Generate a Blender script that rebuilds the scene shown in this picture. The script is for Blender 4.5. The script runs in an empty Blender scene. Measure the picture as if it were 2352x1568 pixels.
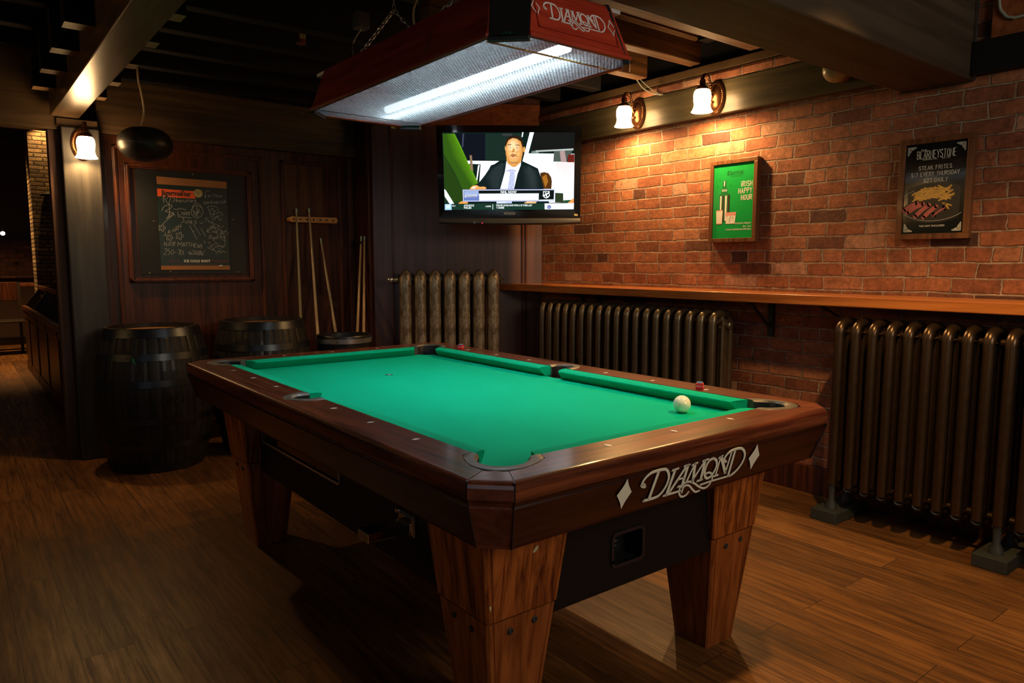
import bpy, bmesh, math, random
from mathutils import Vector, Matrix
random.seed(7)
PI = math.pi
scene = bpy.context.scene
COL = scene.collection

# ------------------------------------------------------------------ camera
cam_d = bpy.data.cameras.new('camera')
cam = bpy.data.objects.new('camera', cam_d); COL.objects.link(cam)
cam_d.sensor_width = 36.0
cam_d.lens = 1654.6 / 2352 * 36.0
cam_d.clip_start = 0.05
rx_ = Vector((0.789009, -0.614381, 0.000724)); up_ = Vector((0.065969, 0.085891, 0.994118)); fw_ = Vector((0.610829, 0.784321, -0.108299))
cam.matrix_world = Matrix(((rx_.x, up_.x, -fw_.x, -1.0005), (rx_.y, up_.y, -fw_.y, -1.3123), (rx_.z, up_.z, -fw_.z, 1.2448), (0, 0, 0, 1)))
scene.camera = cam

# ------------------------------------------------------------------ world and exposure
w = bpy.data.worlds.new('World'); scene.world = w; w.use_nodes = True
w.node_tree.nodes['Background'].inputs[0].default_value = (0.75, 0.85, 1.0, 1)
w.node_tree.nodes['Background'].inputs[1].default_value = 0.014
scene.view_settings.view_transform = 'Standard'
scene.view_settings.look = 'None'
scene.view_settings.gamma = 1
scene.view_settings.use_curve_mapping = False
scene.view_settings.exposure = 0.0

def light(kind, name, loc, energy, color, size=0.05, **kw):
    d = bpy.data.lights.new(name, kind); d.energy = energy; d.color = color
    if kind in ('POINT', 'SPOT'): d.shadow_soft_size = size
    if kind == 'SPOT':
        d.spot_size = kw.get('angle', 1.6); d.spot_blend = kw.get('blend', 0.5)
    o = bpy.data.objects.new(name, d); COL.objects.link(o); o.location = loc
    if 'aim' in kw:
        o.rotation_euler = (Vector(kw['aim']) - Vector(loc)).to_track_quat('-Z', 'Y').to_euler()
    return o
WARM = (1.0, 0.56, 0.20)
# lamps of the rest of the bar, out of frame
light('POINT', 'bar_lamp', (-3.6, 2.05, 2.10), 9, WARM, 0.05)
light('POINT', 'bar_lamp', (-3.6, 2.75, 2.10), 9, WARM, 0.05)
light('POINT', 'bar_lamp', (-3.9, 3.3, 2.0), 9, WARM, 0.05)
light('SPOT', 'ceiling_lamp', (1.35, -0.35, 2.35), 135, WARM, 0.04, angle=1.9, blend=0.7, aim=(1.75, -0.3, 0))
light('POINT', 'ceiling_lamp', (0.7, -2.4, 2.2), 10, WARM, 0.06)
light('SPOT', 'ceiling_lamp', (-0.9, 9.6, 3.0), 420, WARM, 0.05, angle=1.9, blend=0.8, aim=(-0.5, 10.2, 0))
light('SPOT', 'pillar_spotlight', (-0.02, 8.86, 2.92), 40, WARM, 0.02, angle=1.7, blend=0.6, aim=(0.0, 8.98, 2.0))

# daylight window of the bar front, behind the camera
wd_ = bpy.data.lights.new('window_daylight', 'AREA'); wd_.shape = 'RECTANGLE'; wd_.size = 1.5; wd_.size_y = 1.2; wd_.energy = 6; wd_.color = (.72, .84, 1.0)
wo_ = bpy.data.objects.new('window_daylight', wd_); COL.objects.link(wo_); wo_.location = (-3.5, -3.2, 1.7)
wo_.rotation_euler = (Vector((1.2, 3.2, 1.0)) - Vector((-3.5, -3.2, 1.7))).to_track_quat('-Z', 'Y').to_euler()

wd2 = bpy.data.lights.new('front_fill_light', 'AREA'); wd2.shape = 'RECTANGLE'; wd2.size = 1.4; wd2.size_y = .9; wd2.energy = 32; wd2.color = (1.0, .89, .72)  # warm fill added behind the camera for table front and beam face
wo2 = bpy.data.objects.new('front_fill_light', wd2); COL.objects.link(wo2); wo2.location = (.9, -3.3, 2.25)
wo2.rotation_euler = (Vector((.9, .5, 1.0)) - Vector((.9, -3.3, 2.25))).to_track_quat('-Z', 'Y').to_euler()

TUBE = 150.0      # strength of the fluorescent tubes
LOGO= [[[[-0.2036,-0.0756],[-0.2145,-0.0717],[-0.2183,-0.0614],[-0.2127,-0.0492],[-0.2005,-0.0398],[-0.184,-0.0362],[-0.1477,-0.0371],[-0.1323,-0.0459],[-0.1214,-0.0618],[-0.1182,-0.0782],[-0.1214,-0.0964],[-0.1318,-0.112],[-0.148,-0.119],[-0.1919,-0.1189]],0.0075],[[[-0.1685,-0.0408],[-0.173,-0.1161]],0.0095],[[[-0.2198,-0.0672],[-0.2081,-0.0689]],0.008],[[[-0.1033,-0.0476],[-0.1069,-0.1215]],0.0095],[[[-0.1147,-0.0478],[-0.0911,-0.046]],0.0055],[[[-0.1175,-0.1218],[-0.087,-0.1218],[-0.0525,-0.1218]],0.006],[[[-0.0595,-0.0441],[-0.0972,-0.1156]],0.0085],[[[-0.0545,-0.0441],[-0.0522,-0.108]],0.0095],[[[-0.0795,-0.0825],[-0.0537,-0.0814]],0.005],[[[-0.0705,-0.044],[-0.048,-0.0435]],0.005],[[[-0.0685,-0.1058],[-0.0469,-0.1055]],0.006],[[[-0.0271,-0.0446],[-0.0386,-0.0987]],0.0065],[[[-0.0262,-0.0448],[-0.0107,-0.1014]],0.009],[[[0.0139,-0.0433],[-0.016,-0.1033]],0.0065],[[[0.0139,-0.0433],[0.0223,-0.103]],0.0095],[[[-0.0373,-0.0479],[-0.0168,-0.0441]],0.005],[[[0.0087,-0.1056],[0.0292,-0.1048]],0.006],[[[0.004,-0.0439],[0.0269,-0.042]],0.005],[[[0.0493,-0.0437],[0.0648,-0.0531],[0.0746,-0.0695],[0.0742,-0.0862],[0.0663,-0.1014],[0.053,-0.1061],[0.0391,-0.098],[0.0293,-0.0815],[0.0274,-0.0626],[0.0345,-0.0475],[0.0493,-0.0437]],0.0075],[[[0.0362,-0.0902],[0.0476,-0.0872],[0.0634,-0.0935],[0.0727,-0.1048],[0.0755,-0.1181],[0.07,-0.1318],[0.054,-0.1373],[0.0301,-0.1286],[0.004,-0.1127],[-0.0203,-0.1008],[-0.0406,-0.0993],[-0.0561,-0.1072],[-0.0562,-0.1235],[-0.0458,-0.1377],[-0.0339,-0.1439],[-0.0202,-0.1421],[-0.0133,-0.1333]],0.0055],[[[-0.0433,-0.1284],[-0.0437,-0.1149],[-0.0346,-0.1087],[-0.0185,-0.1141],[-0.0007,-0.1283],[0.0183,-0.1408],[0.0338,-0.1406]],0.0055],[[[0.029,-0.1215],[0.0776,-0.1196],[0.1604,-0.1203]],0.005],[[[0.0805,-0.0452],[0.0859,-0.1043]],0.0055],[[[0.0725,-0.0479],[0.0889,-0.0434]],0.005],[[[0.0748,-0.1057],[0.0965,-0.1049]],0.006],[[[0.0825,-0.0455],[0.1288,-0.1043]],0.0095],[[[0.1291,-0.105],[0.1247,-0.0378]],0.0065],[[[0.1143,-0.0668],[0.1056,-0.0627],[0.1008,-0.0534],[0.1066,-0.0429],[0.1219,-0.0345],[0.1493,-0.0326],[0.1708,-0.0367],[0.1896,-0.0513],[0.1983,-0.0701],[0.1951,-0.0901],[0.1816,-0.1088],[0.1619,-0.1202]],0.0075],[[[0.1392,-0.0371],[0.1481,-0.1189]],0.0085]]
LOGO_D= [[[-0.279,-0.0362],[-0.2698,-0.0526],[-0.26,-0.0659],[-0.2495,-0.0791],[-0.257,-0.0912],[-0.2647,-0.1066],[-0.2697,-0.123],[-0.279,-0.1052],[-0.2892,-0.0915],[-0.3004,-0.0781],[-0.2933,-0.0681],[-0.2844,-0.0533]],[[0.2412,-0.0342],[0.2525,-0.0503],[0.2726,-0.0758],[0.2658,-0.0879],[0.2587,-0.1032],[0.254,-0.1201],[0.242,-0.1011],[0.2323,-0.0883],[0.222,-0.0772],[0.2296,-0.0659],[0.2371,-0.052]]]
CHALK= [[[0.1639,1.6766],[0.1666,1.6448]],[[0.1774,1.6911],[0.1644,1.6881],[0.1763,1.6682],[0.1943,1.6393],[0.2087,1.6699],[0.2096,1.6883],[0.1964,1.683],[0.1849,1.6686]],[[0.2377,1.6876],[0.2243,1.68],[0.2368,1.6668],[0.2186,1.6497]],[[0.2487,1.6882],[0.2449,1.6534],[0.2565,1.6679],[0.258,1.6541]],[[0.2785,1.669],[0.2672,1.6638],[0.2689,1.6523],[0.2805,1.6645],[0.2809,1.6543]],[[0.2917,1.6697],[0.2933,1.6559],[0.3044,1.6565],[0.3072,1.6706]],[[0.3154,1.6547],[0.317,1.6711],[0.3272,1.6693],[0.3288,1.6554]],[[0.3429,1.6725],[0.3377,1.6559]],[[0.3449,1.6656],[0.3541,1.6707],[0.3424,1.6608],[0.3512,1.6566]],[[0.3627,1.6642],[0.3721,1.6717],[0.363,1.6689],[0.3647,1.6572],[0.3738,1.6601]],[[0.1511,1.5892],[0.1653,1.6173],[0.1917,1.63],[0.2176,1.629],[0.2081,1.6101],[0.1725,1.5878],[0.2154,1.5828],[0.2235,1.5693],[0.1767,1.5397]],[[0.1987,1.6418],[0.2005,1.5867],[0.1877,1.5448]],[[0.1766,1.5374],[0.2152,1.5781],[0.2317,1.558]],[[0.1557,1.5045],[0.1827,1.5307],[0.2189,1.5644]],[[0.2274,1.6064],[0.2469,1.6026],[0.2692,1.6106],[0.3042,1.6029]],[[0.2528,1.589],[0.2517,1.5658],[0.2672,1.5664]],[[0.2769,1.5877],[0.2769,1.5668]],[[0.2858,1.5881],[0.2915,1.5674],[0.2991,1.5887]],[[0.3013,1.5888],[0.307,1.568],[0.3133,1.5893]],[[0.3161,1.5918],[0.3232,1.5804],[0.3304,1.5924]],[[0.3245,1.5804],[0.3211,1.5639]],[[0.2512,1.5542],[0.2931,1.5535],[0.3352,1.5495]],[[0.415,1.5961],[0.4113,1.58],[0.4024,1.5661],[0.3894,1.5566],[0.3745,1.5529],[0.3599,1.5555],[0.3479,1.5639],[0.3402,1.577],[0.338,1.5927],[0.3416,1.6087],[0.3505,1.6224],[0.3633,1.632],[0.3782,1.6359],[0.3928,1.6334],[0.4049,1.625],[0.4127,1.6119],[0.415,1.5961]],[[0.3492,1.612],[0.3651,1.5657],[0.3899,1.6138]],[[0.3565,1.5747],[0.394,1.6046]],[[0.3484,1.5932],[0.4023,1.5861]],[[0.3451,1.6211],[0.3642,1.6455],[0.3913,1.6469],[0.4085,1.6241]],[[0.3771,1.632],[0.3758,1.552]],[[0.2773,1.5482],[0.2882,1.5439],[0.2827,1.5204],[0.2692,1.5153]],[[0.2964,1.5302],[0.2979,1.5139],[0.3092,1.5167],[0.3098,1.5307]],[[0.319,1.5381],[0.3201,1.5123]],[[0.3294,1.5197],[0.3408,1.5248],[0.3321,1.5292],[0.3291,1.5126],[0.3425,1.5131]],[[0.3683,1.5352],[0.3567,1.5277],[0.3676,1.5187],[0.3581,1.5089]],[[0.3839,1.5287],[0.386,1.5264]],[[0.3902,1.5171],[0.4014,1.5151],[0.4111,1.5273]],[[0.1703,1.4773],[0.1687,1.4737],[0.1648,1.4712],[0.1595,1.4705],[0.154,1.4719],[0.1569,1.4668],[0.1578,1.4613],[0.1566,1.4567],[0.1537,1.4541],[0.1502,1.4543],[0.147,1.4573],[0.1451,1.4624],[0.1451,1.4686],[0.1412,1.4637],[0.1366,1.4607],[0.1322,1.4602],[0.1292,1.4621],[0.1286,1.4658],[0.1305,1.4702],[0.1346,1.474],[0.1401,1.4764],[0.1349,1.4785],[0.1311,1.4821],[0.1296,1.4864],[0.1306,1.4902],[0.1337,1.4923],[0.1381,1.492],[0.1425,1.4892],[0.1459,1.4846],[0.1465,1.4908],[0.1488,1.496],[0.1523,1.4992],[0.1559,1.4997],[0.1585,1.4972],[0.1593,1.4927],[0.1578,1.4871],[0.1545,1.4818],[0.1601,1.4835],[0.1654,1.4832],[0.1691,1.4809],[0.1703,1.4773]],[[0.215,1.4137],[0.2134,1.4101],[0.2095,1.4075],[0.2041,1.4069],[0.1985,1.4084],[0.2014,1.4032],[0.2023,1.3976],[0.2011,1.3929],[0.1982,1.3904],[0.1946,1.3906],[0.1914,1.3936],[0.1895,1.3989],[0.1895,1.4051],[0.1856,1.4002],[0.1808,1.3972],[0.1764,1.3967],[0.1734,1.3986],[0.1727,1.4024],[0.1747,1.4068],[0.1789,1.4106],[0.1844,1.413],[0.1791,1.4152],[0.1752,1.4188],[0.1737,1.4232],[0.1748,1.4269],[0.1779,1.429],[0.1823,1.4287],[0.1868,1.4259],[0.1902,1.4212],[0.1909,1.4274],[0.1932,1.4327],[0.1967,1.4359],[0.2004,1.4363],[0.203,1.4339],[0.2038,1.4292],[0.2024,1.4236],[0.1989,1.4183],[0.2047,1.42],[0.21,1.4196],[0.2137,1.4172],[0.215,1.4137]],[[0.2811,1.4268],[0.2793,1.4228],[0.2749,1.4199],[0.2688,1.4192],[0.2624,1.4208],[0.2657,1.415],[0.2668,1.4087],[0.2654,1.4035],[0.2622,1.4006],[0.2581,1.4009],[0.2544,1.4043],[0.2523,1.4102],[0.2523,1.4172],[0.2478,1.4116],[0.2425,1.4082],[0.2374,1.4077],[0.2341,1.4099],[0.2333,1.4141],[0.2355,1.419],[0.2402,1.4234],[0.2465,1.426],[0.2404,1.4284],[0.2361,1.4326],[0.2344,1.4374],[0.2355,1.4417],[0.2391,1.444],[0.2441,1.4437],[0.2492,1.4405],[0.2531,1.4352],[0.2538,1.4422],[0.2564,1.4482],[0.2604,1.4518],[0.2645,1.4522],[0.2675,1.4495],[0.2684,1.4443],[0.2668,1.438],[0.2629,1.432],[0.2694,1.4339],[0.2755,1.4335],[0.2797,1.4309],[0.2811,1.4268]],[[0.1658,1.4472],[0.1671,1.4288],[0.1541,1.4262]],[[0.1826,1.4361],[0.1903,1.4618],[0.2004,1.4458]],[[0.1852,1.4454],[0.1962,1.4503]],[[0.21,1.4669],[0.2136,1.4508]],[[0.219,1.4718],[0.2248,1.4558],[0.2341,1.4676],[0.219,1.4718]],[[0.2461,1.4912],[0.2349,1.4862],[0.2405,1.4655],[0.2519,1.4728]],[[0.2375,1.4761],[0.2478,1.4811]],[[0.2541,1.4729],[0.2507,1.496],[0.2678,1.4849],[0.2644,1.5058]],[[0.1572,1.357],[0.1584,1.3824],[0.1723,1.3572],[0.1736,1.3827]],[[0.1809,1.355],[0.1909,1.383],[0.2006,1.3576]],[[0.1845,1.3667],[0.1988,1.3669]],[[0.2017,1.3809],[0.2236,1.3827]],[[0.2113,1.381],[0.2092,1.3563]],[[0.2302,1.3837],[0.2192,1.3826],[0.2171,1.3565]],[[0.2186,1.3705],[0.2283,1.372]],[[0.2399,1.3559],[0.2456,1.384],[0.2535,1.3654],[0.2654,1.3844],[0.2671,1.3539]],[[0.2729,1.354],[0.2808,1.3823],[0.2885,1.3542]],[[0.2756,1.3658],[0.2881,1.365]],[[0.2896,1.3801],[0.3098,1.3814]],[[0.2994,1.3803],[0.2974,1.3543]],[[0.3074,1.3795],[0.3254,1.3807]],[[0.3164,1.3796],[0.3153,1.3546]],[[0.3299,1.3808],[0.3287,1.3534]],[[0.3434,1.381],[0.343,1.3526]],[[0.3293,1.3666],[0.3437,1.3668]],[[0.3636,1.3766],[0.35,1.3764],[0.3488,1.3503],[0.3624,1.3505]],[[0.3494,1.3646],[0.3608,1.3647]],[[0.368,1.3743],[0.3714,1.3483],[0.3781,1.3674],[0.3828,1.3484],[0.3884,1.3723]],[[0.4019,1.3678],[0.3903,1.3652],[0.399,1.3534],[0.3893,1.3414]],[[0.1561,1.3338],[0.1673,1.3409],[0.1709,1.327],[0.1502,1.299],[0.1696,1.2991]],[[0.1909,1.3365],[0.1799,1.3341],[0.1794,1.3225],[0.19,1.3179],[0.1849,1.3016],[0.1762,1.3015]],[[0.2139,1.3158],[0.213,1.3101],[0.2108,1.3052],[0.2078,1.302],[0.2044,1.3008],[0.2012,1.3019],[0.1985,1.3051],[0.1968,1.31],[0.1964,1.3157],[0.1974,1.3214],[0.1995,1.3262],[0.2025,1.3295],[0.2058,1.3307],[0.2091,1.3296],[0.2118,1.3264],[0.2135,1.3215],[0.2139,1.3158]],[[0.2182,1.3145],[0.2313,1.3137]],[[0.2388,1.3324],[0.2542,1.3326],[0.2438,1.2974]],[[0.2684,1.314],[0.2676,1.3079],[0.2658,1.3027],[0.2634,1.2992],[0.2606,1.298],[0.2579,1.2991],[0.2558,1.3026],[0.2545,1.3078],[0.2542,1.3139],[0.2551,1.32],[0.2568,1.3252],[0.2593,1.3287],[0.262,1.3299],[0.2647,1.3287],[0.2668,1.3253],[0.2681,1.3201],[0.2684,1.314]],[[0.2763,1.3305],[0.2748,1.2976]],[[0.2999,1.3119],[0.3134,1.3121]],[[0.3208,1.3287],[0.3109,1.3073],[0.3218,1.3003],[0.3268,1.3122],[0.3132,1.3097]],[[0.332,1.3264],[0.3455,1.3266],[0.3352,1.298]],[[0.35,1.3266],[0.3611,1.322],[0.3518,1.3148],[0.3628,1.3077],[0.351,1.2981]],[[0.3815,1.3198],[0.3809,1.3171],[0.3793,1.3147],[0.377,1.3132],[0.3744,1.3126],[0.3718,1.3131],[0.3696,1.3147],[0.3682,1.317],[0.3678,1.3197],[0.3685,1.3224],[0.3701,1.3248],[0.3724,1.3263],[0.375,1.3269],[0.3776,1.3264],[0.3797,1.3249],[0.3811,1.3226],[0.3815,1.3198]],[[0.3832,1.3055],[0.3824,1.3026],[0.3807,1.3001],[0.3781,1.2984],[0.3751,1.2978],[0.3721,1.2984],[0.3697,1.3],[0.3681,1.3025],[0.3677,1.3054],[0.3684,1.3083],[0.3702,1.3108],[0.3728,1.3125],[0.3757,1.3131],[0.3787,1.3125],[0.3811,1.3109],[0.3827,1.3085],[0.3832,1.3055]],[[0.3865,1.3294],[0.3923,1.3056],[0.4139,1.3273]],[[0.391,1.3271],[0.394,1.2913]],[[0.3176,1.3074],[0.4081,1.3]],[[0.4613,1.7356],[0.4454,1.7394],[0.4356,1.7246],[0.434,1.6868]],[[0.4255,1.7005],[0.4438,1.7024]],[[0.4655,1.7037],[0.4649,1.7009],[0.4636,1.6985],[0.4618,1.6969],[0.4596,1.6962],[0.4575,1.6967],[0.4558,1.6981],[0.4547,1.7003],[0.4544,1.703],[0.4549,1.7058],[0.4562,1.7082],[0.4581,1.7098],[0.4602,1.7105],[0.4623,1.71],[0.4641,1.7086],[0.4652,1.7064],[0.4655,1.7037]],[[0.4838,1.7227],[0.4852,1.7014]],[[0.4965,1.7258],[0.4982,1.7022]],[[0.5199,1.7082],[0.5193,1.7052],[0.5178,1.7026],[0.5156,1.7009],[0.513,1.7001],[0.5106,1.7006],[0.5085,1.7021],[0.5072,1.7045],[0.5068,1.7074],[0.5074,1.7104],[0.509,1.7129],[0.5111,1.7147],[0.5137,1.7154],[0.5162,1.715],[0.5182,1.7135],[0.5195,1.7111],[0.5199,1.7082]],[[0.5275,1.711],[0.5318,1.7026],[0.5368,1.7105],[0.5412,1.7031],[0.5464,1.7144]],[[0.4396,1.6564],[0.4387,1.6527],[0.4366,1.6495],[0.4335,1.6473],[0.43,1.6464],[0.4265,1.647],[0.4236,1.6489],[0.4218,1.6518],[0.4212,1.6554],[0.4221,1.6591],[0.4242,1.6623],[0.4273,1.6645],[0.4308,1.6654],[0.4343,1.6648],[0.4372,1.6629],[0.439,1.6599],[0.4396,1.6564]],[[0.4566,1.6586],[0.456,1.6557],[0.4545,1.6532],[0.4524,1.6514],[0.4499,1.6507],[0.4474,1.6512],[0.4454,1.6527],[0.4441,1.6551],[0.4438,1.658],[0.4444,1.6609],[0.4459,1.6635],[0.448,1.6652],[0.4505,1.6659],[0.453,1.6655],[0.455,1.6639],[0.4563,1.6615],[0.4566,1.6586]],[[0.4648,1.6553],[0.4723,1.6699],[0.4748,1.651]],[[0.4839,1.6705],[0.4855,1.6539]],[[0.4955,1.6711],[0.4948,1.6544]],[[0.5157,1.6626],[0.5151,1.66],[0.5135,1.6578],[0.5114,1.6562],[0.5088,1.6556],[0.5064,1.656],[0.5043,1.6573],[0.503,1.6594],[0.5026,1.6619],[0.5032,1.6645],[0.5047,1.6668],[0.5069,1.6683],[0.5094,1.669],[0.5119,1.6686],[0.5139,1.6672],[0.5153,1.6651],[0.5157,1.6626]],[[0.5206,1.6581],[0.5353,1.6732],[0.544,1.6569],[0.5565,1.6743],[0.5688,1.6653]],[[0.5558,1.6575],[0.5696,1.6846]],[[0.4405,1.6256],[0.4686,1.6365],[0.5077,1.6288],[0.5205,1.6007]],[[0.4496,1.6237],[0.4602,1.6028],[0.4796,1.6227],[0.4855,1.5991],[0.5046,1.6095]],[[0.4531,1.5977],[0.4754,1.5796],[0.5037,1.588],[0.5321,1.5964],[0.5476,1.573]],[[0.4617,1.5838],[0.4831,1.5418],[0.5076,1.5714],[0.525,1.5385],[0.5399,1.5583]],[[0.4853,1.5944],[0.493,1.5565],[0.5313,1.5772]],[[0.4421,1.5545],[0.4304,1.5493],[0.4391,1.5401],[0.4296,1.5327]],[[0.4507,1.5406],[0.4477,1.5262],[0.4571,1.5289]],[[0.474,1.5247],[0.4735,1.5225],[0.4722,1.5206],[0.4704,1.5193],[0.4682,1.5188],[0.4661,1.5191],[0.4643,1.5203],[0.4632,1.5221],[0.4629,1.5243],[0.4634,1.5265],[0.4647,1.5284],[0.4666,1.5297],[0.4687,1.5303],[0.4708,1.5299],[0.4726,1.5287],[0.4737,1.5269],[0.474,1.5247]],[[0.4801,1.5249],[0.4817,1.5082],[0.4936,1.5158]],[[0.5004,1.5112],[0.5072,1.5043]],[[0.522,1.4999],[0.5214,1.4977],[0.5201,1.4958],[0.5183,1.4945],[0.5161,1.494],[0.514,1.4943],[0.5122,1.4955],[0.511,1.4974],[0.5107,1.4996],[0.5112,1.5018],[0.5125,1.5037],[0.5144,1.505],[0.5166,1.5055],[0.5187,1.5051],[0.5205,1.504],[0.5216,1.5021],[0.522,1.4999]],[[0.4558,1.4978],[0.4622,1.4861],[0.4698,1.5007],[0.4785,1.489],[0.4908,1.5037]],[[0.4386,1.4735],[0.433,1.4519]],[[0.4547,1.4739],[0.4381,1.4615],[0.4561,1.4525]],[[0.4659,1.4647],[0.4677,1.4528]],[[0.4747,1.4529],[0.4799,1.4651],[0.4863,1.4532]],[[0.5052,1.4585],[0.5046,1.4558],[0.503,1.4534],[0.5006,1.4518],[0.4979,1.4511],[0.4953,1.4516],[0.493,1.4531],[0.4916,1.4554],[0.4912,1.4582],[0.4919,1.4609],[0.4935,1.4633],[0.4958,1.465],[0.4985,1.4656],[0.5012,1.4651],[0.5034,1.4636],[0.5048,1.4613],[0.5052,1.4585]],[[0.5375,1.4546],[0.5369,1.4523],[0.5354,1.4504],[0.5332,1.4491],[0.5307,1.4486],[0.5281,1.449],[0.5261,1.4502],[0.5247,1.452],[0.5243,1.4542],[0.5249,1.4565],[0.5264,1.4584],[0.5286,1.4597],[0.5311,1.4602],[0.5336,1.4598],[0.5357,1.4586],[0.5371,1.4568],[0.5375,1.4546]],[[0.5576,1.472],[0.5592,1.4527]],[[0.5478,1.4631],[0.5692,1.4651]],[[0.4472,1.4068],[0.4508,1.4356],[0.4668,1.4312],[0.4548,1.4213],[0.4704,1.4073]],[[0.4894,1.4149],[0.4887,1.4119],[0.4871,1.4094],[0.4848,1.4077],[0.4821,1.407],[0.4794,1.4076],[0.4772,1.4092],[0.4758,1.4116],[0.4754,1.4146],[0.476,1.4175],[0.4777,1.4201],[0.48,1.4218],[0.4827,1.4224],[0.4854,1.4219],[0.4876,1.4203],[0.489,1.4178],[0.4894,1.4149]],[[0.5083,1.4201],[0.5077,1.4173],[0.506,1.4149],[0.5037,1.4133],[0.501,1.4127],[0.4983,1.4132],[0.4961,1.4147],[0.4947,1.417],[0.4943,1.4198],[0.4949,1.4226],[0.4965,1.4249],[0.4989,1.4266],[0.5016,1.4272],[0.5043,1.4267],[0.5065,1.4252],[0.5079,1.4229],[0.5083,1.4201]],[[0.5198,1.4131],[0.5251,1.4277],[0.5339,1.4134]],[[0.5551,1.4235],[0.5545,1.4209],[0.553,1.4187],[0.5508,1.4172],[0.5482,1.4166],[0.5457,1.4171],[0.5436,1.4185],[0.5423,1.4207],[0.5419,1.4233],[0.5425,1.4259],[0.544,1.4281],[0.5462,1.4296],[0.5488,1.4302],[0.5513,1.4297],[0.5534,1.4283],[0.5547,1.4261],[0.5551,1.4235]],[[0.3218,1.5007],[0.3671,1.4052]],[[0.3491,1.5086],[0.3911,1.4342]],[[0.34,1.4565],[0.3539,1.464]],[[0.3954,1.4817],[0.425,1.4254]],[[0.4123,1.3966],[0.4188,1.3871],[0.4116,1.3798]],[[0.4393,1.3827],[0.4487,1.3877],[0.4531,1.3806]],[[0.4334,1.3539],[0.465,1.3351],[0.4941,1.3596],[0.5412,1.3603]],[[0.4924,1.3209],[0.5114,1.326],[0.5202,1.3115],[0.5398,1.3263],[0.5605,1.3119]],[[0.4382,1.4639],[0.4714,1.484],[0.5179,1.4805],[0.5491,1.4379],[0.5524,1.3798],[0.5408,1.3505]],[[0.4471,1.3493],[0.4902,1.3788],[0.5315,1.3553]]]
# ------------------------------------------------------------------ helpers
def V(*a): return Vector(a)
def face(bm, vs):
    try: return bm.faces.new(vs)
    except ValueError: return None
def bx(bm, x0, x1, y0, y1, z0, z1, mi=0, M=None):
    c = [(x0,y0,z0),(x1,y0,z0),(x1,y1,z0),(x0,y1,z0),(x0,y0,z1),(x1,y0,z1),(x1,y1,z1),(x0,y1,z1)]
    v = [bm.verts.new((M @ Vector(p)) if M else p) for p in c]
    for f in ((0,3,2,1),(4,5,6,7),(0,1,5,4),(1,2,6,5),(2,3,7,6),(3,0,4,7)):
        bm.faces.new([v[i] for i in f]).material_index = mi
def rings(bm, rs, closed=True, cap=True, mi=0):
    """loft a list of equally long point rings"""
    R = [[bm.verts.new(p) for p in r] for r in rs]
    n = len(R[0])
    for a, b in zip(R, R[1:]):
        for i in range(n if closed else n-1):
            j = (i+1) % n
            f = face(bm, (a[i], a[j], b[j], b[i]))
            if f: f.material_index = mi
    if cap:
        f = face(bm, R[0][::-1]); g = face(bm, R[-1])
        if f: f.material_index = mi
        if g: g.material_index = mi
    return R
def prism(bm, poly, z0, z1, mi=0): rings(bm, [[(x,y,z0) for x,y in poly], [(x,y,z1) for x,y in poly]], mi=mi)
def smooth(pts, n=6, closed=False):
    P = [Vector(p) for p in pts]
    if len(P) < 3: return P
    out = []; m = len(P); segs = m if closed else m-1
    for i in range(segs):
        p0 = P[(i-1) % m] if (closed or i > 0) else P[0]; p1 = P[i]; p2 = P[(i+1) % m]
        p3 = P[(i+2) % m] if (closed or i+2 < m) else P[-1]
        for k in range(n):
            t = k/n
            out.append(0.5*((2*p1)+(p2-p0)*t+(2*p0-5*p1+4*p2-p3)*t*t+(3*p1-p0-3*p2+p3)*t**3))
    if not closed: out.append(P[-1])
    return out
def tube(bm, pts, r, seg=10, cap=True, mi=0, up=None, ry=None):
    P = [Vector(p) for p in pts]; rs = []
    N = None
    for i, p in enumerate(P):
        t = (P[min(i+1, len(P)-1)] - P[max(i-1, 0)]).normalized()
        if N is None:
            a = Vector(up) if up else (Vector((0,0,1)) if abs(t.z) < .9 else Vector((1,0,0)))
            N = (a - t*a.dot(t)).normalized()
        else: N = (N - t*N.dot(t)).normalized()
        B = t.cross(N)
        rr = r[i] if isinstance(r, (list, tuple)) else r
        r2 = rr if ry is None else ry
        rs.append([p + N*(rr*math.cos(2*PI*k/seg)) + B*(r2*math.sin(2*PI*k/seg)) for k in range(seg)])
    rings(bm, rs, cap=cap, mi=mi)
def lathe(bm, prof, c=(0,0,0), seg=32, sx=1, sy=1, mi=0, M=None, cap=False):
    rs = []
    for r, z in prof:
        ring = [Vector((r*sx*math.cos(2*PI*k/seg), r*sy*math.sin(2*PI*k/seg), z)) for k in range(seg)]
        ring = [(M @ p if M else p) + Vector(c) for p in ring]
        rs.append(ring)
    rings(bm, rs, cap=cap, mi=mi)
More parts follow.
